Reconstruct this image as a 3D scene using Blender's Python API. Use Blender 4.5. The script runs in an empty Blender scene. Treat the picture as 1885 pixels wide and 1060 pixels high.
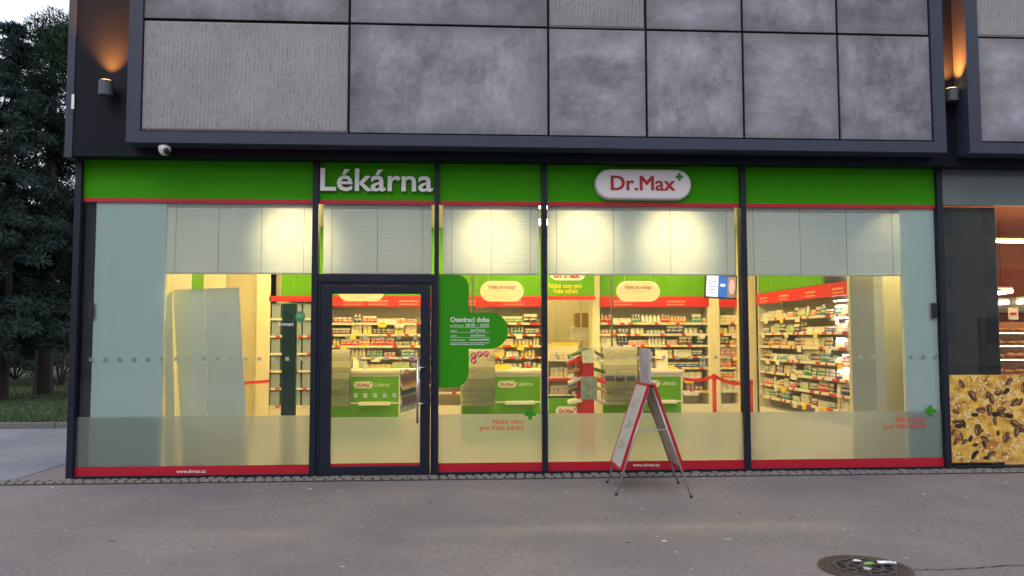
import bpy, math, random
from mathutils import Vector, Matrix
import numpy as np
R = math.radians
rnd = random.Random(7)
sc = bpy.context.scene
COL = sc.collection

# ------------------------------------------------------------ camera
D, EYE, FPX, PW, PH = 9.05, 1.545, 1466.0, 1885.0, 1060.0
yaw, pitch, roll = R(3.44), R(3.555), R(-0.092)
cF = Vector((math.sin(yaw)*math.cos(pitch), math.cos(yaw)*math.cos(pitch), math.sin(pitch)))
r0 = Vector((math.cos(yaw), -math.sin(yaw), 0)); u0 = r0.cross(cF)
cR = r0*math.cos(roll) + u0*math.sin(roll); cU = cR.cross(cF)
cam = bpy.data.cameras.new('camera'); co = bpy.data.objects.new('camera', cam); COL.objects.link(co)
cam.sensor_width = 36; cam.lens = FPX/PW*36; cam.clip_end = 2000; cam.clip_start = 0.05
m = Matrix((cR, cU, -cF)).transposed().to_4x4(); m.translation = Vector((0, -D, EYE)); co.matrix_world = m
sc.camera = co

def ray(px, py): return cF*FPX + cR*(px-PW/2) - cU*(py-PH/2)
def at(px, py, Y=0.0):
    d = ray(px, py); t = (D+Y)/d.y
    return d.x*t, EYE+d.z*t
def AX(px, Y, py=640): return at(px, py, Y)[0]
def AZ(py, Y, px=940): return at(px, py, Y)[1]
def gr(px, py):
    d = ray(px, py); t = -EYE/d.z
    return d.x*t, -D+d.y*t

# ------------------------------------------------------------ world, sun, exposure
SUN_EL, SUN_AZ = R(9), R(200)
w = bpy.data.worlds.new('World'); sc.world = w; w.use_nodes = True
nt = w.node_tree; nt.nodes.clear()
out = nt.nodes.new('ShaderNodeOutputWorld'); bg = nt.nodes.new('ShaderNodeBackground')
sky = nt.nodes.new('ShaderNodeTexSky'); sky.sky_type = 'NISHITA'; sky.sun_disc = False
sky.sun_elevation = SUN_EL; sky.sun_rotation = SUN_AZ
tc = nt.nodes.new('ShaderNodeTexCoord'); ns = nt.nodes.new('ShaderNodeTexNoise'); ns.inputs['Scale'].default_value = 2.2
ns.inputs['Detail'].default_value = 5
rp = nt.nodes.new('ShaderNodeMapRange'); rp.inputs[1].default_value = .3; rp.inputs[2].default_value = .7
rp.inputs[3].default_value = .72; rp.inputs[4].default_value = .95
mx = nt.nodes.new('ShaderNodeMix'); mx.data_type = 'RGBA'
mx.inputs[7].default_value = (7.4, 7.7, 8.8, 1)      # cloud layer
nt.links.new(tc.outputs['Generated'], ns.inputs['Vector']); nt.links.new(ns.outputs['Fac'], rp.inputs[0])
nt.links.new(rp.outputs[0], mx.inputs[0]); nt.links.new(sky.outputs[0], mx.inputs[6])
nt.links.new(mx.outputs[2], bg.inputs[0]); bg.inputs[1].default_value = 0.1
nt.links.new(bg.outputs[0], out.inputs[0])
sun = bpy.data.lights.new('sun', 'SUN'); sun.energy = 0.5; sun.angle = R(25); sun.color = (1, .93, .86)
so = bpy.data.objects.new('sun', sun); COL.objects.link(so)
sd = Vector((math.sin(SUN_AZ)*math.cos(R(40)), math.cos(SUN_AZ)*math.cos(R(40)), math.sin(R(40))))
so.rotation_euler = sd.to_track_quat('Z', 'Y').to_euler()
sc.view_settings.view_transform = 'Standard'; sc.view_settings.look = 'None'
sc.view_settings.exposure = 0.7; sc.view_settings.gamma = 1
sc.render.engine = 'CYCLES'; sc.cycles.max_bounces = 10; sc.cycles.transparent_max_bounces = 16
sc.cycles.transmission_bounces = 8; sc.cycles.sample_clamp_indirect = 4; sc.cycles.use_denoising = True

# ------------------------------------------------------------ materials
MATS = {}
def nodes(name):
    m = bpy.data.materials.new(name); m.use_nodes = True; n = m.node_tree
    b = n.nodes['Principled BSDF']; MATS[name] = m
    return m, n, b
def mat(name, col, rough=.6, metal=0, noise=.12, scale=14, bump=0, coat=0, spec=.5):
    m, n, b = nodes(name)
    b.inputs['Roughness'].default_value = rough; b.inputs['Metallic'].default_value = metal
    b.inputs['Specular IOR Level'].default_value = spec
    if coat: b.inputs['Coat Weight'].default_value = coat
    t = n.nodes.new('ShaderNodeTexCoord'); q = n.nodes.new('ShaderNodeTexNoise')
    q.inputs['Scale'].default_value = scale; q.inputs['Detail'].default_value = 4
    n.links.new(t.outputs['Object'], q.inputs['Vector'])
    r = n.nodes.new('ShaderNodeMix'); r.data_type = 'RGBA'
    r.inputs[6].default_value = tuple(c*(1-noise) for c in col)+(1,)
    r.inputs[7].default_value = tuple(min(1, c*(1+noise)) for c in col)+(1,)
    n.links.new(q.outputs['Fac'], r.inputs[0]); n.links.new(r.outputs[2], b.inputs['Base Color'])
    if bump:
        bp = n.nodes.new('ShaderNodeBump'); bp.inputs['Strength'].default_value = bump; bp.inputs['Distance'].default_value = .01
        n.links.new(q.outputs['Fac'], bp.inputs['Height']); n.links.new(bp.outputs[0], b.inputs['Normal'])
    return m
def emis(name, col, s):
    m, n, b = nodes(name); b.inputs['Base Color'].default_value = (*col, 1)
    b.inputs['Emission Color'].default_value = (*col, 1); b.inputs['Emission Strength'].default_value = s
    return m
frame_m = mat('powder_coated_navy', (.010, .014, .027), .45, noise=.1, scale=30, spec=.3)
clad_m = mat('cladding_frame_navy', (.038, .047, .073), .5, noise=.12, scale=9, spec=.3)
dark_m = mat('dark_wall', (.0055, .0075, .015), .55, spec=.15, noise=.25, scale=60, bump=.15)
black_m = mat('black_plastic', (.01, .01, .012), .5)
void_m = mat('dark_gap', (.003, .003, .004), .9)
green_m = mat('fascia_green', (.042, .29, .002), .5, noise=.07, scale=8, spec=.1)
red_m = mat('vinyl_red', (.45, .004, .02), .45, noise=.05)
redint_m = mat('header_red', (.64, .018, .018), .5, noise=.06)
greenint_m = mat('interior_green', (.11, .33, .003), .5, noise=.06, scale=4, spec=.2)
sticker_m = mat('sticker_green', (.028, .26, .002), .5, noise=.05, spec=.2)
white_m = mat('white_paint', (.78, .78, .76), .5, noise=.03)
letter_m = mat('letter_white', (.75, .72, .72), .4, noise=.03)
lett_red_m = mat('letter_red', (.42, .01, .018), .5, noise=.03)
cream_m = mat('cream_wall', (.80, .73, .52), .7, noise=.04, scale=2)
cab_m = mat('pale_cabinet', (.85, .80, .60), .5, noise=.03, scale=2)
grey_m = mat('grey_panel', (.60, .56, .44), .6, noise=.06, scale=5)
partition_m = mat('pale_teal_panel', (.84, .97, .98), .6, noise=.04, scale=1.6, spec=.2)
tile_m = mat('shop_floor_tile', (.5, .45, .36), .4, noise=.1, scale=5)
shelf_m = mat('shelf_white', (.80, .76, .66), .45, noise=.04)
steel_m = mat('brushed_steel', (.72, .72, .75), .25, metal=.9, noise=.08)
alu_m = mat('aluminium_tube', (.42, .42, .45), .4, metal=.6, noise=.08)
stone_m = mat('cobble_granite', (.19, .175, .155), .85, noise=.5, scale=14, bump=.5)
joint_m = mat('sand_joint', (.05, .045, .04), .95, noise=.3, scale=60)
rust_m = mat('rusty_iron', (.085, .058, .045), .8, noise=.45, scale=30, bump=.4)
iron_m = mat('dark_iron', (.05, .043, .04), .7, noise=.4, scale=30, bump=.4)
bark_m = mat('bark', (.045, .035, .028), .9, noise=.5, scale=12, bump=.7)
cardboard_m = mat('cardboard', (.42, .25, .10), .8, noise=.1)
orange_m = mat('orange_wall', (.75, .26, .08), .7, noise=.12, scale=2)
bread_m = mat('bread_crust', (.55, .25, .06), .7, noise=.35, scale=20, bump=.4)
wood_m = mat('display_wood', (.35, .16, .05), .5, noise=.3, scale=8)
tape_m = mat('belt_red', (.50, .015, .012), .6)
totem_m = mat('totem_green', (.003, .035, .02), .35, noise=.15)
plaster_m = mat('opposite_plaster', (.34, .33, .30), .8, noise=.12, scale=.6)
opp_glass_m = mat('opposite_window', (.17, .18, .19), .2)
roof_m = mat('roof_sheet', (.1, .1, .11), .8)
camwhite_m = mat('camera_white', (.62, .60, .57), .5, noise=.04)
print_m = mat('poster_paper', (.52, .49, .46), .5, noise=.22, scale=9)
magdark_m = mat('magazine_dark', (.10, .05, .055), .5, noise=.5, scale=14)
photo_m = mat('printed_photo', (.22, .26, .22), .5, noise=.75, scale=13)
teal_m = mat('brochure_teal', (.02, .22, .22), .5)
yellow_m = mat('price_yellow', (.85, .62, .05), .6, noise=.08)
logo_green_m = mat('logo_green', (.02, .22, .01), .5)
kerb_m = mat('kerb_stone', (.16, .16, .15), .9, noise=.25, scale=9)
lilac_m = mat('lilac_card', (.20, .17, .30), .5, noise=.3, scale=25)
blue_m = mat('screen_case', (.02, .02, .025), .4)
grass_m = mat('grass_blade', (.05, .10, .022), .8, noise=.45, scale=3)
foil_g = mat('needles_green', (.026, .054, .030), .9, spec=.15, noise=.5, scale=.9)
foil_b = mat('needles_bluish', (.033, .056, .052), .9, spec=.15, noise=.45, scale=.9)
hedge_m = mat('hedge_leaf', (.03, .05, .02), .8, noise=.5, scale=2)
mat_pink = mat('faded_lettering', (.85, .40, .28), .6)
mat_slogan = mat('slogan_red', (.70, .07, .045), .5)
mat_lamp = mat('lamp_grey', (.06, .068, .085), .45, noise=.08)
partition2_m = mat('screen_sheet', (.74, .82, .84), .55, noise=.07, scale=2.5)
mat_print = mat('poster_ink', (.34, .35, .29), .6, noise=.4, scale=30)
trans_cord = mat('blind_cord', (.25, .24, .22), .8)

# concrete cladding
def concrete(name, base, contrast, streak):
    m, n, b = nodes(name); b.inputs['Roughness'].default_value = .62
    t = n.nodes.new('ShaderNodeTexCoord'); oi = n.nodes.new('ShaderNodeObjectInfo')
    off = n.nodes.new('ShaderNodeVectorMath'); off.operation = 'ADD'
    sc_ = n.nodes.new('ShaderNodeMath'); sc_.operation = 'MULTIPLY'; sc_.inputs[1].default_value = 37
    n.links.new(oi.outputs['Random'], sc_.inputs[0]); n.links.new(t.outputs['Object'], off.inputs[0]); n.links.new(sc_.outputs[0], off.inputs[1])
    def noise(scale, det, vec_scale, rough=.6, dist=0):
        mp = n.nodes.new('ShaderNodeMapping'); mp.inputs['Scale'].default_value = vec_scale
        q = n.nodes.new('ShaderNodeTexNoise'); q.inputs['Scale'].default_value = scale; q.inputs['Detail'].default_value = det
        q.inputs['Roughness'].default_value = rough; q.inputs['Distortion'].default_value = dist
        n.links.new(off.outputs[0], mp.inputs[0]); n.links.new(mp.outputs[0], q.inputs['Vector']); return q
    a = noise(1.3, 10, (1, 1, 1.1), .72, .15); s = noise(2.6, 8, (1.5, 1, .6) if streak else (.6, 1, 1.5), .78); f = noise(45, 3, (1, 1, 1))
    def ramp(src, lo, hi, v0, v1):
        r = n.nodes.new('ShaderNodeMapRange'); r.inputs[1].default_value = lo; r.inputs[2].default_value = hi
        r.inputs[3].default_value = v0; r.inputs[4].default_value = v1; n.links.new(src, r.inputs[0]); return r.outputs[0]
    def mul(x, y):
        q = n.nodes.new('ShaderNodeMath'); q.operation = 'MULTIPLY'; n.links.new(x, q.inputs[0]); n.links.new(y, q.inputs[1]); return q.outputs[0]
    v = mul(ramp(a.outputs['Fac'], .35, .68, 1-contrast, 1+contrast), ramp(s.outputs['Fac'], .38, .66, 1-contrast*.5, 1+contrast*.3))
    v = mul(v, ramp(f.outputs['Fac'], .3, .7, .93, 1.07)); v = mul(v, ramp(oi.outputs['Random'], 0, 1, .78, 1.08))
    sx = n.nodes.new('ShaderNodeSeparateXYZ'); n.links.new(t.outputs['Generated'], sx.inputs[0])      # weathering along the panel margins
    def un(op, x, val=None, y=None):
        q = n.nodes.new('ShaderNodeMath'); q.operation = op; n.links.new(x, q.inputs[0])
        if val is not None: q.inputs[1].default_value = val
        if y is not None: n.links.new(y, q.inputs[1])
        return q.outputs[0]
    ex = un('ABSOLUTE', un('SUBTRACT', sx.outputs[0], .5)); ez = un('ABSOLUTE', un('SUBTRACT', sx.outputs[2], .5))
    em_ = un('ADD', un('MAXIMUM', ex, y=ez), y=un('MULTIPLY', un('SUBTRACT', a.outputs['Fac'], .5), .5))
    v = mul(v, ramp(em_, .36, .52, 1.05, 1-contrast*.62))
    cm = n.nodes.new('ShaderNodeVectorMath'); cm.operation = 'SCALE'; cm.inputs[0].default_value = base
    n.links.new(v, cm.inputs['Scale']); n.links.new(cm.outputs[0], b.inputs['Base Color'])
    bp = n.nodes.new('ShaderNodeBump'); bp.inputs['Strength'].default_value = .12; bp.inputs['Distance'].default_value = .01
    n.links.new(f.outputs['Fac'], bp.inputs['Height']); n.links.new(bp.outputs[0], b.inputs['Normal'])
    return m
conc_m = concrete('smooth_concrete', (.252, .247, .284), .52, True)
conc2_m = concrete('cloudy_concrete', (.264, .257, .296), .46, False)
rib_m = concrete('ribbed_concrete', (.262, .252, .256), .12, True)

# asphalt with pale gum spots
def asphalt(name, base, spots=True):
    m, n, b = nodes(name); b.inputs['Roughness'].default_value = .82
    t = n.nodes.new('ShaderNodeTexCoord')
    big = n.nodes.new('ShaderNodeTexNoise'); big.inputs['Scale'].default_value = .55; big.inputs['Detail'].default_value = 5; big.inputs['Roughness'].default_value = .6
    fin = n.nodes.new('ShaderNodeTexNoise'); fin.inputs['Scale'].default_value = 90; fin.inputs['Detail'].default_value = 3
    for q in (big, fin): n.links.new(t.outputs['Object'], q.inputs['Vector'])
    mixA = n.nodes.new('ShaderNodeMix'); mixA.data_type = 'RGBA'
    mixA.inputs[6].default_value = (base[0]*.80, base[1]*.82, base[2]*.88, 1); mixA.inputs[7].default_value = (base[0]*1.2, base[1]*1.16, base[2]*1.1, 1)
    r = n.nodes.new('ShaderNodeMapRange'); r.inputs[1].default_value = .35; r.inputs[2].default_value = .65
    n.links.new(big.outputs['Fac'], r.inputs[0]); n.links.new(r.outputs[0], mixA.inputs[0])
    g = n.nodes.new('ShaderNodeMapRange'); g.inputs[1].default_value = .3; g.inputs[2].default_value = .7; g.inputs[3].default_value = .8; g.inputs[4].default_value = 1.2
    n.links.new(fin.outputs['Fac'], g.inputs[0])
    md = n.nodes.new('ShaderNodeTexNoise'); md.inputs['Scale'].default_value = 24; md.inputs['Detail'].default_value = 6; md.inputs['Roughness'].default_value = .85; n.links.new(t.outputs['Object'], md.inputs['Vector'])
    g2 = n.nodes.new('ShaderNodeMapRange'); g2.inputs[1].default_value = .32; g2.inputs[2].default_value = .68; g2.inputs[3].default_value = .66; g2.inputs[4].default_value = 1.36; n.links.new(md.outputs['Fac'], g2.inputs[0])
    gm = n.nodes.new('ShaderNodeMath'); gm.operation = 'MULTIPLY'; n.links.new(g.outputs[0], gm.inputs[0]); n.links.new(g2.outputs[0], gm.inputs[1])
    s = n.nodes.new('ShaderNodeVectorMath'); s.operation = 'SCALE'; n.links.new(mixA.outputs[2], s.inputs[0]); n.links.new(gm.outputs[0], s.inputs['Scale'])
    last = s.outputs[0]
    if spots:
        for scl, thr, colr in ((2.6, .075, (.55, .53, .48, 1)), (4.6, .10, (.36, .34, .31, 1)), (3.3, .09, (.05, .045, .04, 1))):
            v = n.nodes.new('ShaderNodeTexVoronoi'); v.inputs['Scale'].default_value = scl; v.inputs['Randomness'].default_value = 1
            dn = n.nodes.new('ShaderNodeVectorMath'); dn.operation = 'ADD'; dn.inputs[1].default_value = (scl*3.1, 1.7, 0)
            n.links.new(t.outputs['Object'], dn.inputs[0]); n.links.new(dn.outputs[0], v.inputs['Vector'])
            cr = n.nodes.new('ShaderNodeSeparateColor'); n.links.new(v.outputs['Color'], cr.inputs[0])
            gt = n.nodes.new('ShaderNodeMath'); gt.operation = 'MULTIPLY'; gt.inputs[1].default_value = thr
            n.links.new(cr.outputs[0], gt.inputs[0])
            lt = n.nodes.new('ShaderNodeMath'); lt.operation = 'LESS_THAN'; n.links.new(v.outputs['Distance'], lt.inputs[0]); n.links.new(gt.outputs[0], lt.inputs[1])
            half = n.nodes.new('ShaderNodeMath'); half.operation = 'GREATER_THAN'; half.inputs[1].default_value = .25; n.links.new(cr.outputs[1], half.inputs[0])
            an = n.nodes.new('ShaderNodeMath'); an.operation = 'MULTIPLY'; n.links.new(lt.outputs[0], an.inputs[0]); n.links.new(half.outputs[0], an.inputs[1])
            mm = n.nodes.new('ShaderNodeMix'); mm.data_type = 'RGBA'; mm.inputs[7].default_value = colr
            n.links.new(an.outputs[0], mm.inputs[0]); n.links.new(last, mm.inputs[6]); last = mm.outputs[2]
    n.links.new(last, b.inputs['Base Color'])
    bp = n.nodes.new('ShaderNodeBump'); bp.inputs['Strength'].default_value = .35; bp.inputs['Distance'].default_value = .006
    n.links.new(fin.outputs['Fac'], bp.inputs['Height']); n.links.new(bp.outputs[0], b.inputs['Normal'])
    return m
asph_m = asphalt('asphalt', (.188, .165, .163))
path_m = asphalt('path_asphalt', (.22, .225, .245), False)
soil_m = mat('lawn_soil', (.035, .055, .02), .95, noise=.4, scale=4, bump=.4)

def glass(name, tint, ior=1.5, rough=0):
    m, n, b = nodes(name); n.nodes.remove(b); o = n.nodes['Material Output']
    tr = n.nodes.new('ShaderNodeBsdfTransparent'); tr.inputs[0].default_value = (*tint, 1)
    gl = n.nodes.new('ShaderNodeBsdfGlossy'); gl.inputs['Roughness'].default_value = rough
    fr = n.nodes.new('ShaderNodeFresnel'); fr.inputs[0].default_value = ior
    mi = n.nodes.new('ShaderNodeMixShader'); n.links.new(fr.outputs[0], mi.inputs[0]); n.links.new(tr.outputs[0], mi.inputs[1]); n.links.new(gl.outputs[0], mi.inputs[2])
    n.links.new(mi.outputs[0], o.inputs[0]); return m
glass_m = glass('window_glass', (.95, .985, .97))
acryl_m = glass('clear_acrylic', (.86, .85, .80), 1.5, .15)
def film(name, dcol, tcol, dshare, rshare, rough):
    m, n, b = nodes(name); n.nodes.remove(b); o = n.nodes['Material Output']
    df = n.nodes.new('ShaderNodeBsdfDiffuse'); df.inputs[0].default_value = (*dcol, 1)
    tl = n.nodes.new('ShaderNodeBsdfTranslucent'); tl.inputs[0].default_value = (*tcol, 1)
    rf = n.nodes.new('ShaderNodeBsdfRefraction'); rf.inputs[0].default_value = (*tcol, 1); rf.inputs['Roughness'].default_value = rough; rf.inputs['IOR'].default_value = 1.3
    a = n.nodes.new('ShaderNodeMixShader'); a.inputs[0].default_value = rshare; n.links.new(tl.outputs[0], a.inputs[1]); n.links.new(rf.outputs[0], a.inputs[2])
    c = n.nodes.new('ShaderNodeMixShader'); c.inputs[0].default_value = dshare; n.links.new(a.outputs[0], c.inputs[1]); n.links.new(df.outputs[0], c.inputs[2])
    n.links.new(c.outputs[0], o.inputs[0]); return m
frost_m = film('frosted_film', (.86, .90, .91), (.95, .96, .93), .27, .72, .30)
slat_m = film('blind_slat', (.76, .87, .97), (.9, .84, .66), .92, 0, .5)
milky_m = film('milky_acrylic', (.88, .86, .78), (.97, .97, .92), .26, .35, .3)
marking_m = film('marking_film', (.75, .80, .80), (.8, .8, .75), .5, .2, .4)
bulb_m = emis('warm_diffuser', (1, .71, .28), 25)
tube_m = emis('white_tube', (1, .82, .52), 13)
led_m = emis('white_led', (1, .95, 1.0), 60)
lampglow_m = emis('amber_lens', (1, .62, .2), 5)

# products: object colour + printed band
def pack_mat():
    m, n, b = nodes('printed_pack'); b.inputs['Roughness'].default_value = .45
    oi = n.nodes.new('ShaderNodeObjectInfo'); t = n.nodes.new('ShaderNodeTexCoord'); s = n.nodes.new('ShaderNodeSeparateXYZ')
    n.links.new(t.outputs['Generated'], s.inputs[0])
    q = n.nodes.new('ShaderNodeTexNoise'); q.inputs['Scale'].default_value = 3.5; q.inputs['Detail'].default_value = 2
    n.links.new(t.outputs['Generated'], q.inputs['Vector'])
    a = n.nodes.new('ShaderNodeMath'); a.operation = 'ADD'; n.links.new(s.outputs[2], a.inputs[0])
    k = n.nodes.new('ShaderNodeMath'); k.operation = 'MULTIPLY'; k.inputs[1].default_value = .6; n.links.new(q.outputs['Fac'], k.inputs[0]); n.links.new(k.outputs[0], a.inputs[1])
    r = n.nodes.new('ShaderNodeValToRGB'); r.color_ramp.interpolation = 'CONSTANT'
    e = r.color_ramp.elements; e[0].position = 0; e[0].color = (1, 1, 1, 1); e[1].position = .62; e[1].color = (0, 0, 0, 1)
    x = e.new(.74); x.color = (1, 1, 1, 1); x = e.new(.98); x.color = (0, 0, 0, 1)
    n.links.new(a.outputs[0], r.inputs[0])
    mm = n.nodes.new('ShaderNodeMix'); mm.data_type = 'RGBA'; mm.inputs[6].default_value = (.78, .72, .58, 1)
    n.links.new(r.outputs[0], mm.inputs[0]); n.links.new(oi.outputs['Color'], mm.inputs[7]); n.links.new(mm.outputs[2], b.inputs['Base Color'])
    return m
pack_m = pack_mat()
# price rail: repeating red and pale tickets along the rail
def rail_mat():
    m, n, b = nodes('price_rail_tickets'); t = n.nodes.new('ShaderNodeTexCoord'); s = n.nodes.new('ShaderNodeSeparateXYZ'); n.links.new(t.outputs['Object'], s.inputs[0])
    a = n.nodes.new('ShaderNodeMath'); a.operation = 'ADD'; n.links.new(s.outputs[0], a.inputs[0]); n.links.new(s.outputs[1], a.inputs[1])
    z = n.nodes.new('ShaderNodeMath'); z.operation = 'MULTIPLY'; z.inputs[1].default_value = 7.3; n.links.new(s.outputs[2], z.inputs[0])
    a2 = n.nodes.new('ShaderNodeMath'); a2.operation = 'MULTIPLY_ADD'; a2.inputs[1].default_value = 14; n.links.new(a.outputs[0], a2.inputs[0]); n.links.new(z.outputs[0], a2.inputs[2])
    fl = n.nodes.new('ShaderNodeMath'); fl.operation = 'FLOOR'; n.links.new(a2.outputs[0], fl.inputs[0])
    wn = n.nodes.new('ShaderNodeTexWhiteNoise'); wn.noise_dimensions = '1D'; n.links.new(fl.outputs[0], wn.inputs['W'])
    r = n.nodes.new('ShaderNodeValToRGB'); r.color_ramp.interpolation = 'CONSTANT'
    e = r.color_ramp.elements; e[0].color = (.78, .72, .60, 1); e[1].position = .62; e[1].color = (.55, .05, .03, 1)
    x = e.new(.88); x.color = (.80, .62, .10, 1)
    n.links.new(wn.outputs['Value'], r.inputs[0]); n.links.new(r.outputs[0], b.inputs['Base Color']); return m
rail_m = rail_mat()

# ------------------------------------------------------------ mesh helpers
class MB:
    def __init__(s): s.v = []; s.f = []; s.m = []
    def add(s, v, f, mi=0):
        o = len(s.v); s.v += [tuple(p) for p in v]; s.f += [tuple(i+o for i in q) for q in f]; s.m += [mi]*len(f); return s
    def box(s, x0, x1, y0, y1, z0, z1, mi=0):
        if x0 > x1: x0, x1 = x1, x0
        if y0 > y1: y0, y1 = y1, y0
        if z0 > z1: z0, z1 = z1, z0
        v = [(x0,y0,z0),(x1,y0,z0),(x1,y1,z0),(x0,y1,z0),(x0,y0,z1),(x1,y0,z1),(x1,y1,z1),(x0,y1,z1)]
        return s.add(v, [(3,2,1,0),(4,5,6,7),(0,1,5,4),(1,2,6,5),(2,3,7,6),(3,0,4,7)], mi)
    def obox(s, c, ax, ay, az, mi=0):      # oriented box: centre and three half-vectors
        c, ax, ay, az = map(Vector, (c, ax, ay, az)); v = []
        for k in (-1, 1):
            for i, j in ((-1,-1),(1,-1),(1,1),(-1,1)): v.append(c+ax*i+ay*j+az*k)
        return s.add(v, [(3,2,1,0),(4,5,6,7),(0,1,5,4),(1,2,6,5),(2,3,7,6),(3,0,4,7)], mi)
    def tube(s, pts, rad, n=8, mi=0):
        pts = [Vector(p) for p in pts]; rr = rad if isinstance(rad, (list, tuple)) else [rad]*len(pts); v = []
        for i, p in enumerate(pts):
            d = (pts[min(i+1, len(pts)-1)]-pts[max(i-1, 0)]).normalized()
            a = d.orthogonal().normalized() if i == 0 else (pa - d*pa.dot(d)).normalized()
            pa = a; b = d.cross(a)
            for k in range(n):
                t = 2*math.pi*k/n; v.append(p+(a*math.cos(t)+b*math.sin(t))*rr[i])
        f = [tuple(range(n))[::-1], tuple(range((len(pts)-1)*n, len(pts)*n))]
        for i in range(len(pts)-1):
            for k in range(n): f.append((i*n+k, i*n+(k+1) % n, (i+1)*n+(k+1) % n, (i+1)*n+k))
        return s.add(v, f, mi)
    def lathe(s, prof, c=(0,0,0), n=16, mis=None):   # profile (r, z) about vertical axis
        v = []; f = []; mm = []
        for r_, z in prof:
            for k in range(n): t = 2*math.pi*k/n; v.append((c[0]+r_*math.cos(t), c[1]+r_*math.sin(t), c[2]+z))
        for i in range(len(prof)-1):
            for k in range(n): f.append((i*n+k, i*n+(k+1) % n, (i+1)*n+(k+1) % n, (i+1)*n+k)); mm.append(mis[i] if mis else 0)
        f.append(tuple(range(n))[::-1]); mm.append(mm[0]); f.append(tuple(range((len(prof)-1)*n, len(prof)*n))); mm.append(mm[-2])
        o = len(s.v); s.v += v; s.f += [tuple(i+o for i in q) for q in f]; s.m += mm; return s
    def prism(s, poly, y0, y1, mi=0):        # polygon in x,z extruded from y0 (front) to y1
        n = len(poly); v = [(x, y0, z) for x, z in poly]+[(x, y1, z) for x, z in poly]
        f = [tuple(range(n)), tuple(range(2*n-1, n-1, -1))]
        for i in range(n): f.append((i, i+n, (i+1) % n+n, (i+1) % n))
        return s.add(v, f, mi)
    def build(s, name, mats, parent=None, bevel=0, smooth=False, rel=None):
        me = bpy.data.meshes.new(name); me.from_pydata(s.v, [], s.f)
        for q in (mats if isinstance(mats, (list, tuple)) else [mats]): me.materials.append(q)
        if any(s.m): me.polygons.foreach_set('material_index', s.m)
        if smooth: me.polygons.foreach_set('use_smooth', [True]*len(me.polygons))
        me.update(); o = bpy.data.objects.new(name, me); COL.objects.link(o)
        if parent is not None:
            o.parent = parent; o.matrix_parent_inverse = parent_inv(parent)
        if bevel:
            b = o.modifiers.new('bevel', 'BEVEL'); b.width = bevel; b.segments = 2; b.limit_method = 'ANGLE'
        return o
def parent_inv(p):      # every mesh is modelled in world coordinates, so only an Empty shifts its children
    return Matrix.Identity(4) if p.type == 'MESH' else Matrix.Translation(-p.location)
def B(name, mats, parent, *b, bevel=0):      # one-box mesh
    return MB().box(*b).build(name, mats, parent, bevel)
def tag(o, label=None, cat=None, group=None, kind=None):
    if label: o['label'] = label
    if cat: o['category'] = cat
    if group: o['group'] = group
    if kind: o['kind'] = kind
    return o
def thing(name, label, cat, loc=(0,0,0), group=None):
    o = bpy.data.objects.new(name, None); COL.objects.link(o); o.location = loc; o.empty_display_size = .1
    return tag(o, label, cat, group)
def rrect(x0, x1, z0, z1, r, n=8):
    p = []
    for cx, cz, a in ((x1-r, z0+r, -90), (x1-r, z1-r, 0), (x0+r, z1-r, 90), (x0+r, z0+r, 180)):
        for k in range(n+1): t = R(a+90*k/n); p.append((cx+r*math.cos(t), cz+r*math.sin(t)))
    return p
def pill(x0, x1, z0, z1, n=10): return rrect(x0, x1, z0, z1, (z1-z0)/2-1e-4, n)
def plus_poly(cx, cz, r, w_):
    a, b = r, w_; return [(cx-b,cz-a),(cx+b,cz-a),(cx+b,cz-b),(cx+a,cz-b),(cx+a,cz+b),(cx+b,cz+b),(cx+b,cz+a),(cx-b,cz+a),(cx-b,cz+b),(cx-a,cz+b),(cx-a,cz-b),(cx-b,cz-b)]

_cap = {}
def text_geo(s, off=.0, ext=.0):
    cu = bpy.data.curves.new('t', 'FONT'); cu.body = s; cu.size = 1; cu.offset = off; cu.extrude = ext; cu.resolution_u = 3
    o = bpy.data.objects.new('t', cu); COL.objects.link(o)
    dg = bpy.context.evaluated_depsgraph_get(); me = bpy.data.meshes.new_from_object(o.evaluated_get(dg))
    v = [tuple(p.co) for p in me.vertices]; f = [tuple(p.vertices) for p in me.polygons]
    bpy.data.objects.remove(o); bpy.data.meshes.remove(me); return v, f
def cap(off):
    if off not in _cap: _cap[off] = max(p[1] for p in text_geo('L', off)[0])
    return _cap[off]
def text(mb, s, x0, x1, zb, ch, y, depth=.004, off=.02, mi=0, bold=0):
    """fit the words between x0 and x1, baseline zb, capital height ch, front face at y, reading towards -Y"""
    if 'M' in s: off = 0      # the built-in font's M does not take an offset
    v, f = text_geo(s, off, .5)
    a = min(p[0] for p in v); b = max(p[0] for p in v); k = (x1-x0)/(b-a); q = ch/cap(off)
    for j, (sh, sv) in enumerate(((0, 0),) if bold == 0 else ((0, 0), (-bold, -bold*.5), (bold, -bold*.5), (-bold, bold*.5), (bold, bold*.5))):
        mb.add([(x0+(p[0]-a)*k+sh*ch, y+j*.0003+(.5-p[2])*depth, zb+p[1]*q+sv*ch) for p in v], f, mi)
    return mb
def pieces(o_mesh): pass

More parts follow.
